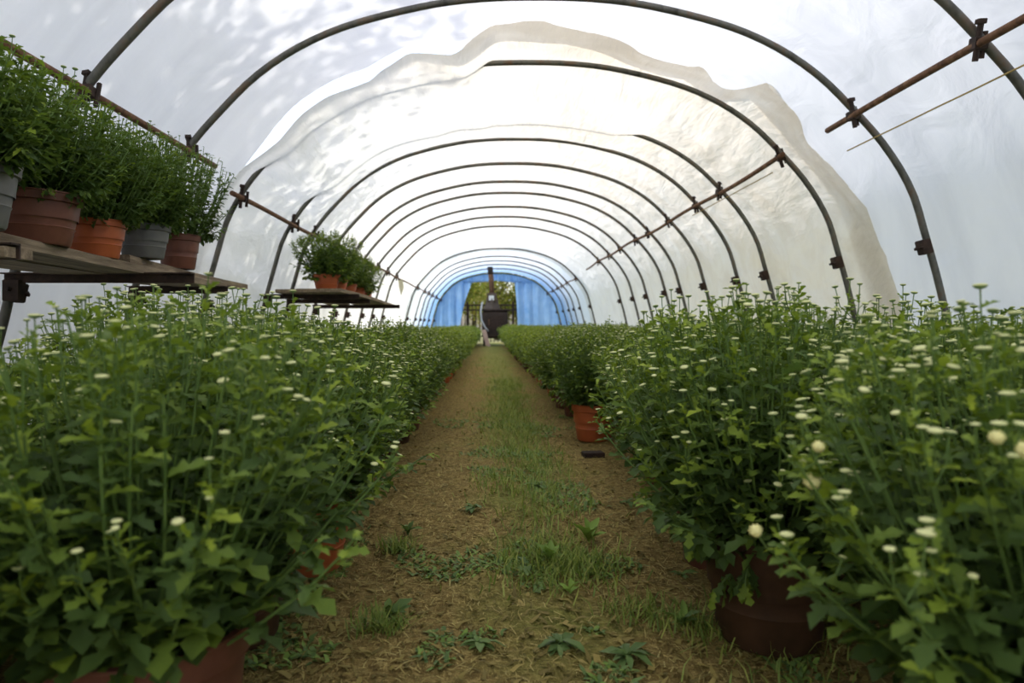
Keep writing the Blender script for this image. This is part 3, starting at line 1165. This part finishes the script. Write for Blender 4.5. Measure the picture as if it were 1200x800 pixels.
# ---- mid and far kinds, a few growth forms each, shared by many pots
def make_kind(seed, R, Hf, n_stem, lp, leaf, shapes, bud, nside, bud_w, peds, bud_frac=0.85):
    g = grow(seed, R, Hf, n_stem, lp, leaf, bud_frac, 0.34, peds, bud_w, -0.05)
    return dict(stems=stems_mesh(g, nside), leaves=leaves_mesh(g['leaves'], g['tint'], shapes, seed, 0.20 if nside == 3 and lp < 10 else 0.05),  # far leaves tinted paler, standing in for light on the distant tops
                buds=buds_mesh(g['buds'], bud), R=R, H=Hf)


MIDS = [make_kind(100 + i, 0.36, 0.50, 105, 12, 0.060, MID_LEAVES, MID_BUD, 3, 0.016, (2, 4)) for i in range(5)]
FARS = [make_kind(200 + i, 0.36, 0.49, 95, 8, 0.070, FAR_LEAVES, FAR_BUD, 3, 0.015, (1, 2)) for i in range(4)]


def kind_plant(label, x, y, z, kind, pot, rt, ph, s, sz, rz, group=None):
    root = thing('potted_chrysanthemum', label, CAT, (x, y, z), rz, group)
    pot_parts(root, rt, ph, pot)
    for nm, key in (('stems', 'stems'), ('foliage', 'leaves'), ('flower_buds', 'buds')):
        o = bpy.data.objects.new(nm, kind[key])
        C.objects.link(o)
        o.parent = root
        o.location = (0, 0, ph * 0.84)
        o.scale = (s, s, sz)
        o['kind'] = 'stuff'
    return root


rp = random.Random(42)
GL = 'potted chrysanthemums in the bed under the benches'
GR = 'potted chrysanthemums in the bed opposite the benches'

# ---- bed under the benches
hero_plant('blurred dark-leaved chrysanthemum cut off by the lower picture corner under the near bench', -0.88, 0.70, 0, 301, 0.36, 0.44, 'pot_brown', n_stem=90, leaf=0.060,
           n_leaf_obj=90, n_bud_obj=60, group=GL, bud_frac=0.5, peds=(1, 3))
hero_plant('budding chrysanthemum in the large brown pot at the path edge, bottom of the picture', -0.535, 1.08, 0, 302, 0.37, 0.52, 'pot_brown', 0.155, 0.25,
           120, 13, 0.058, 220, 110, group=GL, bud_frac=0.55, peds=(1, 3), hang=0.34, bud_w=0.015)
hero_plant('tall budding chrysanthemum behind the large brown pot, towards the near bench', -1.12, 1.30, 0, 303, 0.37, 0.42, 'pot_brown', n_stem=100, leaf=0.058,
           n_leaf_obj=110, n_bud_obj=110, group=GL)
hero_plant('budding chrysanthemum in a dark brown pot, second at the path edge under the benches', -0.60, 1.58, 0, 304, 0.37, 0.545, 'pot_dark', n_stem=100, hang=0.15, bud_frac=0.7, bud_w=0.0155,
           leaf=0.058, n_leaf_obj=140, n_bud_obj=130, group=GL)
hero_plant('tallest budding chrysanthemum, its buds rising against the film below the near bench', -0.95, 1.98, 0, 305, 0.38, 0.57, 'pot_brown', n_stem=105,
           n_leaf_obj=90, n_bud_obj=130, group=GL)
hero_plant('budding chrysanthemum in a red-orange pot half hidden by leaves, third at the path edge', -0.545, 2.03, 0, 306, 0.36, 0.52, 'pot_orange', 0.14, 0.21,
           100, 12, 0.060, 110, 110, group=GL, hang=0.14, bud_w=0.0155)
for i, (x, y) in enumerate(((-1.52, 1.62), (-1.5, 2.15))):
    kind_plant('chrysanthemum on the ground below the near bench, %s by the film' % ordinal(i + 1), x, y, 0, MIDS[i], 'pot_brown', .145, .235, 1.0, 0.78, 1.3 * i, GL)

# ---- bed opposite the benches
hero_plant('closest chrysanthemum opposite the benches, with pale yellow flowers just opening', 0.77, 0.90, 0, 311, 0.39, 0.50, 'pot_dark', 0.15, 0.24,
           132, 12, 0.058, 230, 260, 0.0165, 16, GR, peds=(2, 3), bud_frac=0.95, skirt=0.75)
hero_plant('chrysanthemum leaning in at the lower picture corner opposite the benches, yellow buds opening', 1.30, 1.12, 0, 312, 0.38, 0.53, 'pot_brown', n_stem=100,
           n_leaf_obj=70, n_bud_obj=120, bud_w=0.0175, opened=6, group=GR)
hero_plant('budding chrysanthemum in the big dark brown pot at the path edge', 0.645, 1.58, 0, 313, 0.385, 0.55, 'pot_dark', 0.152, 0.25,
           115, 12, 0.060, 240, 150, 0.0155, 0, GR, hang=-0.14)
hero_plant('budding chrysanthemum behind the closest flowering plant, second row opposite the benches', 1.14, 1.66, 0, 314, 0.38, 0.54, 'pot_brown', n_stem=105,
           n_leaf_obj=70, n_bud_obj=140, bud_w=0.016, group=GR)
hero_plant('budding chrysanthemum next beyond the big dark brown pot at the path edge', 0.70, 2.06, 0, 315, 0.38, 0.535, 'pot_brown', n_stem=100,
           n_leaf_obj=110, n_bud_obj=130, bud_w=0.016, group=GR)
hero_plant('chrysanthemum in the third row opposite the benches, buds at the picture edge', 1.70, 1.72, 0, 316, 0.38, 0.57, 'pot_brown', n_stem=95,
           n_leaf_obj=50, n_bud_obj=110, bud_w=0.018, group=GR)

SIDE = {-1: ('under the benches', GL), 1: ('opposite the benches', GR)}
ROWW = ['path-edge row', 'second row from the path', 'third row from the path', 'row along the film']


def row(side, xs, y0, y1, step, row_i, start, heights=(1.0, 1.0), near_h=None):
    y, n = y0, start
    k = rp.randrange(20)
    while y < y1:
        x = np.interp(y, [a for a, _ in xs], [b for _, b in xs]) + rp.uniform(-.03, .03)
        mid = y < 6.2
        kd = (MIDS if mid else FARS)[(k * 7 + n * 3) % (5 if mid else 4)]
        s = rp.uniform(0.94, 1.08)
        sz = rp.uniform(0.90, 1.08) * np.interp(y, (2, 5, 9, 25), (1.0, 0.96, 0.93, 0.92)) * (0.95 if side < 0 and y > 5 else 1.0) * (0.86 if side < 0 and row_i == 2 else 1.0)
        pot = rp.choice(['pot_brown', 'pot_brown', 'pot_orange', 'pot_dark'])
        if row_i == 0 and side < 0 and 7.9 < y < 9.2:
            pot = 'pot_orange'
        side_w, g = SIDE[side]
        lab = '%s chrysanthemum %s, %s, %s from the front' % ('budding' if y < 9 else 'far', side_w, ROWW[row_i], ordinal(n))
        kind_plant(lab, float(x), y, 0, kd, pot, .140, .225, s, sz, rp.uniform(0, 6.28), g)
        n += 1
        y += step * rp.uniform(0.94, 1.06)


row(-1, [(2, -0.60), (6, -0.62), (12, -0.60), (25, -0.60)], 2.52, 24.2, 0.54, 0, 5)
row(-1, [(2, -1.08), (25, -1.10)], 2.5, 24.2, 0.52, 1, 4)
row(-1, [(2, -1.56), (25, -1.60)], 2.75, 15, 0.54, 2, 3)
# opposite: the fourth visible pot at the path edge stands proud and shows its orange side
kind_plant('chrysanthemum in a bare orange pot standing proud into the path opposite the benches', 0.655, 4.27, 0, MIDS[2], 'pot_orange', .140, .225, 0.88, 0.98, 2.0, GR)
row(1, [(2, 0.76), (3.2, 0.84), (4, 0.86)], 2.58, 4.05, 0.52, 0, 4)
row(1, [(4.5, 0.74), (6, 0.70), (12, 0.66), (25, 0.64)], 4.82, 21.8, 0.54, 0, 8)
row(1, [(2, 1.26), (4, 1.34), (6, 1.2), (25, 1.14)], 2.2, 23.6, 0.52, 1, 3)
row(1, [(2, 1.80), (25, 1.68)], 2.25, 17, 0.54, 2, 2)
row(1, [(2, 2.32), (25, 2.20)], 2.0, 12, 0.54, 3, 1)


# ------------------------------------------------------------------ benches
def plank_mesh(L, W, T, seed, mat='plank', nx=3, ny=14):
    """board along +Y with slightly uneven edges, top at z=0"""
    r = random.Random(seed)
    mb = MB()
    rows = []
    for j in range(ny + 1):
        y = L * j / ny
        e0, e1 = r.uniform(-.004, .004), r.uniform(-.004, .004)
        b = 0.006 * math.sin(y * 1.7 + seed)
        c = T * 0.14
        rows.append([(e0, y, b - T), (W + e1, y, b - T), (W + e1, y, b - c), (W + e1 - c, y, b), (e0 + c, y, b), (e0, y, b - c)])
    n = 6
    vs_ = [p for q in rows for p in q]
    fs = []
    for j in range(ny):
        for k in range(n):
            k2 = (k + 1) % n
            fs.append((j * n + k, (j + 1) * n + k, (j + 1) * n + k2, j * n + k2))
    fs.append(tuple(range(n)))
    fs.append(tuple(ny * n + k for k in range(n - 1, -1, -1)))
    mb.add(vs_, fs)
    return mb.mesh('plank', M[mat])


def arm(root, y, zrel, x_end, ox, oy):
    """angle-iron arm clamped on a hoop, reaching inwards"""
    x, z, nx, nz = [float(v) for v in arch(u_at(-1, zrel))]
    L = x_end - x
    mb = MB()
    mb.box((L / 2 - 0.01, 0, 0), (L + 0.02, 0.006, 0.045))
    mb.box((L / 2 - 0.01, -0.018, 0.019), (L + 0.02, 0.034, 0.006))
    a = link('bracket_arm', mb.mesh('bracket_arm', M['dark_steel']), root)
    a.location = (x - ox, y - 0.028 - oy, H + zrel)
    cb = MB()
    cb.box((0.022, 0.0, -0.055), (0.07, 0.05, 0.095))
    cb.tube([(0.02, -0.045, -0.05), (0.02, 0.05, -0.05)], 0.010, 6)
    c = link('bracket_clamp', cb.mesh('bracket_clamp', M['dark_steel']), a)
    return a


bx, by = -1.75, 1.2
b1 = thing('plant_bench', 'near bench of weathered planks on steel arms carrying five potted plants', 'bench', (bx, by, 0), 0)


def put_plank(root, ox, oy, x, y, z, L, W, T, ang, seed, mat='plank', tilt=0.0, ry=0.0):
    p = link('plank', plank_mesh(L, W, T, seed, mat), root)
    p.location = (x - ox, y - oy, z)
    p.rotation_euler = (tilt, ry, ang)
    return p


ZA = H + 0.262
put_plank(b1, bx, by, -1.585, 1.30, ZA, 2.95, 0.24, 0.036, 0.098, 1)
put_plank(b1, bx, by, -1.845, 1.25, ZA, 2.95, 0.25, 0.036, 0.05, 2)
put_plank(b1, bx, by, -1.80, 2.93, ZA + 0.040, 2.25, 0.245, 0.036, 0.125, 3)
yl = put_plank(b1, bx, by, -1.93, 1.99, ZA + 0.0, 0.60, 0.12, 0.030, -PI / 2, 4, 'plank')
yl.location.z = ZA - 0.040
yl['label'] = 'short crossways board under the long planks'
for hy_, xe in ((1.95, -1.32), (3.04, -1.30), (4.08, -1.55)):
    arm(b1, hy_, 0.205, xe, bx, by)

GB = 'potted plants on the near bench'
ZB = ZA + 0.042
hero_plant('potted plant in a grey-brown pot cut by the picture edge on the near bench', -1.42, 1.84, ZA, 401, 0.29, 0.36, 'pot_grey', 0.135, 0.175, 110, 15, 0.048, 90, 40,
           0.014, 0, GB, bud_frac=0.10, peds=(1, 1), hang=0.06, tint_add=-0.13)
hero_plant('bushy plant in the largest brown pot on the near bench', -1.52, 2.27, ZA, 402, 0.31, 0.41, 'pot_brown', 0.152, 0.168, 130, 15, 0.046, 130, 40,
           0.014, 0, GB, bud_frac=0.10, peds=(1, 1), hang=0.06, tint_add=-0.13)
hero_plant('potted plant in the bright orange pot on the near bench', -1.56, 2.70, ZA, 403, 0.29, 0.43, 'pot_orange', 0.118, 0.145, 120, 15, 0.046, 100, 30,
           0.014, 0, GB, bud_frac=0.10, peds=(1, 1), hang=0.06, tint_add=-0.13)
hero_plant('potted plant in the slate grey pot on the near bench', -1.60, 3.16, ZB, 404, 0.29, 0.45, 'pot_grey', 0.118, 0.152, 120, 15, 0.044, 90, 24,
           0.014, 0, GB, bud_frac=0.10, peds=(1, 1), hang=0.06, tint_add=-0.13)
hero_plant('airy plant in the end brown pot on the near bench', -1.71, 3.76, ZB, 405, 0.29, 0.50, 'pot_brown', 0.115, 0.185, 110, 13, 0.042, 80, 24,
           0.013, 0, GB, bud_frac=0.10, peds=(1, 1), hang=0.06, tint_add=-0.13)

ox2, oy2 = -1.6, 6.0
b2 = thing('plant_bench', 'far bench of short planks on three steel arms carrying orange pots', 'bench', (ox2, oy2, 0), 0)
for k, (x, y, L, ang) in enumerate(((-1.72, 6.08, 2.5, -0.02), (-1.50, 6.02, 2.9, -0.03), (-1.94, 6.2, 2.2, 0.0))):
    put_plank(b2, ox2, oy2, x, y, H + 0.325 - 0.004 * k, L, 0.20, 0.032, ang, 11 + k, tilt=-0.022)
for hy_, zz, xe in ((6.45, 0.262, -1.22), (7.2, 0.243, -1.25), (8.3, 0.216, -1.08)):
    arm(b2, hy_, zz, xe, ox2, oy2)
GC = 'plants in orange pots on the far bench'
for k, (x, y, s) in enumerate(((-1.50, 6.30, 1.0), (-1.54, 6.84, 0.9), (-1.55, 7.36, 0.92), (-1.55, 7.9, 0.9), (-1.56, 8.40, 0.88))):
    kind_plant('bushy plant in an orange pot, %s along the far bench' % ordinal(k + 1), x, y, H + 0.326 - 0.022 * (y - 6.05), MIDS[(k + 1) % 5],
               'pot_orange', .128, .135, 0.95 * s, 0.78 * s, k * 1.1, GC)

# ------------------------------------------------------------------ stove at the far end
st = thing('wood_stove', 'dark steel stove with a tall rusty flue pipe at the end of the path', 'stove', (0.10, 22.9, 0), 0)


def part(name, mb, mat, parent, smooth=False, **p):
    return link(name, mb.mesh(name, M[mat], smooth=smooth), parent, **p)


body = MB()
body.box((0.10, 0, 0.72), (0.86, 0.75, 0.92))
body.box((0.10, 0, 1.20), (0.92, 0.80, 0.05))
part('body', body, 'stove', st)
dr = part('door', MB().box((0.12, -0.39, 0.78), (0.56, 0.03, 0.46)), 'dark_steel', st)
link('handle', MB().tube([(-0.10, -0.43, 0.70), (-0.10, -0.45, 0.78), (-0.10, -0.43, 0.88)], 0.014, 6).mesh('handle', M['rust']), dr)
hp = MB()
hp.lathe([(0.30, 1.22), (0.24, 1.36), (0.17, 1.62)], 4, c=(0, 0, 0))
hp.box((0.0, 0, 1.62), (0.32, 0.32, 0.30))
part('hopper', hp, 'stove_hopper', st)
part('label_plate', MB().box((-0.02, -0.165, 1.60), (0.17, 0.012, 0.16)), 'paper', st)
part('flue_pipe', MB().tube([(0.0, 0, 1.74), (-0.02, 0, 2.2), (-0.055, 0, 2.50)], 0.085, 14), 'rust', st, True)
part('flue_top', MB().tube([(-0.04, 0, 2.40), (-0.065, 0, 2.65)], 0.092, 14), 'stove', st, True)
part('side_plate', MB().box((0.62, 0, 1.20), (0.34, 0.5, 0.04), Matrix.Rotation(-0.35, 3, 'Y')), 'stove', st)
for sx in (-0.26, 0.46):
    for sy in (-0.3, 0.3):
        part('leg', MB().box((sx, sy, 0.13), (0.06, 0.06, 0.26)), 'dark_steel', st)
o = link('hose', MB().tube([(-0.22, 22.45, 1.45), (-0.27, 22.40, 1.15), (-0.24, 22.38, 0.85), (-0.12, 22.36, 0.62), (-0.02, 22.34, 0.5)], 0.026, 8).mesh('hose', M['hose'], smooth=True))
o['label'] = 'pale hose hanging down the front of the stove'
o['category'] = 'hose'
o = link('board', MB().box((0, 0, 0.27), (0.14, 0.04, 0.62)).mesh('board', M['chute']))
o.location = (-0.02, 22.05, 0.008)
o.rotation_euler = (-0.30, -0.28, 0)
o['label'] = 'pinkish short board leaning on the foot of the stove'
o['category'] = 'board'

# ------------------------------------------------------------------ beyond the way out: gate, trees
gt = thing('metal_gate', 'dark metal gate of upright bars beyond the way out', 'gate', (0.0, 28.4, -0.03), 0)
for z in (0.25, 1.35, 1.55):
    part('rail', MB().box((0.0, 0, z), (3.4, 0.05, 0.06)), 'dark_steel', gt)
gbar = MB().tube([(0, 0, 0), (0, 0, 1.55)], 0.016, 6).mesh('bar', M['dark_steel'])
for k in range(22):
    o = link('bar', gbar, gt)
    o.location = (-1.6 + k * 0.152, 0, 0.02)
gpost = MB().box((0, 0, 0.85), (0.09, 0.09, 1.7)).mesh('gate_post', M['dark_steel'])
for x in (-1.7, -0.9, 1.0, 1.7):
    o = link('post', gpost, gt)
    o.location = (x, 0, 0)


def tree_mesh(seed, R, Hc, n, size, mat, z0, nb=14, sg=0.20):
    r = np.random.default_rng(seed)
    cen = r.normal(0, 1, (nb, 3))
    cen /= np.linalg.norm(cen, axis=1, keepdims=True)
    cen *= r.uniform(0.25, 0.90, (nb, 1))
    which = r.integers(0, nb, n)
    p = cen[which] + r.normal(0, sg, (n, 3))
    p = p * np.array([R, R, Hc / 2]) + np.array([0, 0, z0 + Hc / 2])
    d = r.normal(0, 1, (n, 3))
    up = r.normal(0, 1, (n, 3))
    Mx = frames(p, d, up, size * r.uniform(.7, 1.3, n))
    V, F = scatter(np.array([(0, 0, 0), (-.32, .5, .05), (0, 1, -.1), (.32, .5, .05)], float), np.array([(0, 2, 1), (0, 3, 2)]), Mx)
    tint = np.repeat(np.clip(r.uniform(0, 1, n) * 0.6 + (which % 5) / 5 * 0.45, 0, 1), 4)
    return np_mesh('tree_crown', V, F, [M[mat]], tint)


def trunk_mesh(seed, Ht, r0, R):
    r = random.Random(seed)
    mb = MB()
    pts = [(r.uniform(-.06, .06) * k, r.uniform(-.06, .06) * k, Ht * k / 6) for k in range(7)]
    mb.tube(pts, [r0 * (1 - 0.1 * k) for k in range(7)], 9)
    for k in range(9):
        a = k * 2.4
        b = pts[3 + k % 4]
        e = (b[0] + math.cos(a) * R * 0.7, b[1] + math.sin(a) * R * 0.7, b[2] + R * r.uniform(.35, .8))
        m_ = tuple((b[i] + e[i]) / 2 + (0.1 if i == 2 else 0) for i in range(3))
        mb.tube([b, m_, e], [r0 * 0.4, r0 * 0.25, r0 * 0.1], 6)
    return mb.mesh('trunk', M['bark'], smooth=True)


tm_a = tree_mesh(61, 1.9, 4.2, 5200, 0.14, 'autumn', 0.2)
tm_b = tree_mesh(62, 1.8, 3.6, 5200, 0.13, 'autumn', 0.1)
tk_a = trunk_mesh(1, 2.6, 0.13, 1.6)
for k, (x, y, me, rz, lab) in enumerate((
        (-2.0, 31.5, tm_a, 0.3, 'autumn-coloured tree beyond the gate on the bench side'),
        (0.4, 33.0, tm_b, 1.7, 'yellowing tree straight beyond the gate'),
        (2.6, 31.8, tm_a, 2.9, 'autumn-coloured tree beyond the gate opposite the benches'),
        (-0.8, 36.5, tm_a, 4.1, 'tall olive tree behind the yellowing tree beyond the gate'),
        (4.0, 37.0, tm_b, 5.1, 'dark bush behind the autumn trees beyond the gate'))):
    t = thing('autumn_tree', lab, 'tree', (x, y, -0.03), rz, 'trees beyond the gate')
    link('crown', me, t, kind='stuff')
    link('trunk', tk_a, t)

# trees beside the tunnel whose crowns dapple the film
sh_a = tree_mesh(71, 2.0, 4.6, 3600, 0.17, 'tree_leaf', 3.0, 30, 0.15)
sh_b = tree_mesh(72, 1.7, 3.6, 2300, 0.17, 'tree_leaf', 7.0)
bush = tree_mesh(73, 0.85, 2.1, 3000, 0.10, 'tree_leaf', 0.0, 16, 0.17)
btk = trunk_mesh(4, 0.9, 0.04, 0.5)
for k, y in enumerate((0.9, 2.5, 4.0, 5.6, 7.1, 8.8, 10.4)):
    t = thing('hedge_bush', 'leafy bush outside the film on the bench side, %s from the front' % ordinal(k + 1), 'bush', (-4.25 + 0.12 * (k % 2), y, -0.03), k * 1.3, 'bushes outside the film')
    link('crown', bush, t, kind='stuff')
    link('trunk', btk, t)
tk_b = trunk_mesh(2, 7.0, 0.12, 1.4)
tk_c = trunk_mesh(3, 4.6, 0.11, 1.5)
for x, y, me, tk, rz, lab in (
        (-4.1, 4.2, sh_a, tk_c, 0.2, 'spreading leafy tree outside the film beside the near bench'),
        (-4.6, 6.6, sh_b, tk_b, 1.4, 'tall thin-crowned tree outside the film behind the near bench'),
        (-4.5, 7.8, sh_a, tk_c, 2.5, 'spreading leafy tree outside the film beside the far bench'),
        (-4.2, 0.8, sh_a, tk_c, 3.9, 'spreading leafy tree added unseen outside the film to shade the tunnel front'),  # unseen tree added to shade the film and dim the front plants
        (6.2, 0.6, sh_a, tk_c, 5.0, 'leafy tree added unseen outside the film opposite the benches')):  # unseen tree added to cut sky light at the front
    t = thing('shade_tree', lab, 'tree', (x, y, -0.03), rz, 'trees shading the film')
    link('crown', me, t, kind='stuff')
    link('trunk', tk, t)

# ------------------------------------------------------------------ path litter, grass, weeds
def path_blades(name, n, sampler, length, width, mat, flat, seed, tint_rng):
    r = np.random.default_rng(seed)
    xy = sampler(r, n)
    n = len(xy)
    az = r.uniform(0, 2 * PI, n)
    L = length * r.uniform(0.5, 1.5, n)
    el = r.uniform(*flat, n)
    base = np.c_[xy, ground_z(xy[:, 0], xy[:, 1]) + 0.003]
    d = np.stack([np.cos(az) * np.cos(el), np.sin(az) * np.cos(el), np.sin(el)], 1)
    s = np.stack([-np.sin(az), np.cos(az), np.zeros(n)], 1) * width * r.uniform(.6, 1.3, n)[:, None]
    mid = base + d * L[:, None] * 0.5 + np.c_[r.normal(0, .002, (n, 2)), r.uniform(0, .006, n)]
    tip = base + d * L[:, None] + np.c_[r.normal(0, .25, (n, 2)) * L[:, None] * .5, -0.18 * L * np.abs(np.sin(el)) + r.uniform(0, .003, n)]
    V = np.stack([base - s, base + s, mid - s * .8, mid + s * .8, tip - s * .15, tip + s * .15], 1).reshape(-1, 3)
    Fb = np.array([(0, 1, 3), (0, 3, 2), (2, 3, 5), (2, 5, 4)])
    F = (Fb[None] + (np.arange(n) * 6)[:, None, None]).reshape(-1, 3)
    tint = np.repeat(np.clip(r.uniform(*tint_rng, n), 0, 1), 6)
    o = link(name, np_mesh(name, V, F, [M[mat]], tint), kind='stuff')
    return o


def uni(x0, x1, y0, y1):
    def f(r, n):
        y = y0 * (y1 / y0) ** r.uniform(0, 1, n)
        return np.c_[r.uniform(x0, x1, n), y]
    return f


def clumps(r, n):
    # tufts: dense along the middle strip and at a few spots of the path
    c = [(0.20, y, 0.10, 0.22) for y in np.arange(2.4, 9.0, 0.33)]
    c += [(0.17, 2.05, 0.09, 0.10), (0.25, 2.0, 0.07, 0.07), (-0.25, 1.62, 0.03, 0.03), (0.50, 1.62, 0.05, 0.05), (0.36, 1.70, 0.05, 0.04),
          (-0.30, 2.2, 0.03, 0.03), (0.02, 3.0, 0.06, 0.15), (0.06, 5.0, 0.15, 0.5), (0.15, 8.0, 0.25, 1.5), (0.0, 12, 0.3, 2.0), (0.62, 1.5, .08, .1)]
    w = np.array([1.0] * (len(c) - 11) + [2.4, 1.6, 0.7, 0.9, 0.6, 0.6, 0.7, 1.5, 2.2, 1.6, 0.5])
    k = r.choice(len(c), n, p=w / w.sum())
    c = np.array(c)[k]
    return np.c_[c[:, 0] + r.normal(0, 1, n) * c[:, 2], np.abs(c[:, 1] + r.normal(0, 1, n) * c[:, 3])]


o = path_blades('straw', 15000, uni(-0.66, 0.86, 0.95, 7.0), 0.034, 0.0013, 'straw', (-0.02, 0.22), 81, (-0.2, 0.9))
o['label'] = 'dry straw and stalks littering the earth path'
o['category'] = 'straw'
o = path_blades('leaf_litter', 2600, uni(-0.62, 0.82, 0.95, 6.0), 0.026, 0.0065, 'straw', (0.0, 0.5), 83, (0.0, 0.55))
o['label'] = 'small dry brown leaf scraps strewn over the path'
o['category'] = 'leaf litter'


def patches(r, n):
    xy = uni(-0.55, 0.75, 0.98, 5.5)(r, n * 4)
    v = vnoise(xy + 30, 51, 3.4) + 0.6 * vnoise(xy + 30, 52, 8.0) - 0.25 * np.abs(xy[:, 0] - 0.15) + 0.22 * (xy[:, 1] < 1.9)
    return xy[v > 0.30][:n]


o = path_blades('clover', 5200, patches, 0.022, 0.0058, 'weed', (0.0, 0.7), 84, (0.15, 0.95))
o['label'] = 'flat low green leaves creeping in patches over the path'
o['category'] = 'ground cover'
o = path_blades('grass', 8000, clumps, 0.055, 0.0022, 'grass', (0.35, 1.35), 82, (0.1, 0.95))
o['label'] = 'thin green grass growing along the middle of the path'
o['category'] = 'grass'

WL = [leaf_shape('blade', s, c, f) for s, c, f in ((1, .35, .25), (2, .6, .15), (3, .1, .4))]
WLH = leaf_shape('hero', 9, 0.25, 0.2)
WM = [np_mesh('weed_leaf', V, F, [M['weed']], np.full(len(V), t)) for (V, F), t in zip(WL + WL + [WLH, WLH], (0.2, 0.4, 0.75, 0.55, 0.1, 0.9, 0.35, 0.8))]


def at_px(px, py, z=0.0):
    y = (H - z) * 800 / (py - 380)
    return ((px - 573) * y / 800, y)


rw = random.Random(5)
weeds = [
    ((455, 725), 7, 0.075, 0.9, (0, 3), 'dark green upright weed at the path edge below the red-orange pot'),
    ((645, 660), 9, 0.075, 0.7, (2, 5, 6), 'bushy bright weed in the middle of the path'),
    ((690, 640), 8, 0.095, 0.8, (2, 5), 'tall bright weed on the path near the big dark pot'),
    ((620, 668), 7, 0.060, 0.4, (0, 1, 6), 'low weed beside the bushy bright weed on the path'),
    ((668, 695), 4, 0.062, 0.5, (5, 7), 'small yellow-green weed in the middle of the path'),
    ((655, 752), 10, 0.085, 0.12, (0, 1, 6), 'flattened grey-green weed rosette on the path'),
    ((735, 770), 10, 0.075, 0.25, (0, 6, 1), 'dark weed rosette on the path by the big dark pot'),
    ((560, 752), 9, 0.060, 0.2, (3, 6, 1), 'small grey-green weed rosette by the bottom picture edge'),
    ((800, 735), 8, 0.060, 0.6, (0, 3, 2), 'weed growing against the big dark brown pot'),
    ((800, 680), 6, 0.050, 0.4, (1, 3), 'little weed under the overhanging leaves by the big dark pot'),
    ((555, 602), 7, 0.060, 0.3, (0, 6), 'dark weed rosette on the bench side of the path'),
    ((478, 625), 6, 0.070, 0.8, (3, 0), 'narrow weed at the path edge beyond the red-orange pot'),
    ((628, 575), 8, 0.060, 0.35, (0, 1, 3), 'dark low weed on the green strip of the path'),
    ((735, 595), 6, 0.055, 0.3, (1, 6), 'dusty weed by the roots of the path-edge plants'),
]
for (px, py), n, L, lift, kinds, lab in weeds:
    x, y = at_px(px, py)
    t = thing('weed', lab, 'weed', (x, y, float(ground_z(x, y))), rw.uniform(0, 6), 'weeds on the path')
    for k in range(int(n * 1.7)):
        o = bpy.data.objects.new('leaf', WM[rw.choice([q for q in kinds if q < 6])])
        C.objects.link(o)
        o.parent = t
        a = k * 2.4 + rw.uniform(-.3, .3)
        s = L * rw.uniform(0.4, 0.95)
        o.rotation_euler = (lift + rw.uniform(-.12, .55), rw.uniform(-.3, .3), a)
        o.scale = (s, s, s)
        o.location = (0, 0, 0.006 + 0.01 * rw.random())

# ragged dark slab lying by the path-edge row
sx0, sy0 = at_px(695, 537)
mb = MB().box((0, 0, 0.012), (0.11, 0.07, 0.036))
o = link('wood_block', mb.mesh('wood_block', M['dark_steel']))
o.location = (sx0, sy0, float(ground_z(sx0, sy0)))
o.rotation_euler = (0, 0, 0.12)
o['label'] = 'small dark block lying on the path beside the bare orange pot'
o['category'] = 'block'
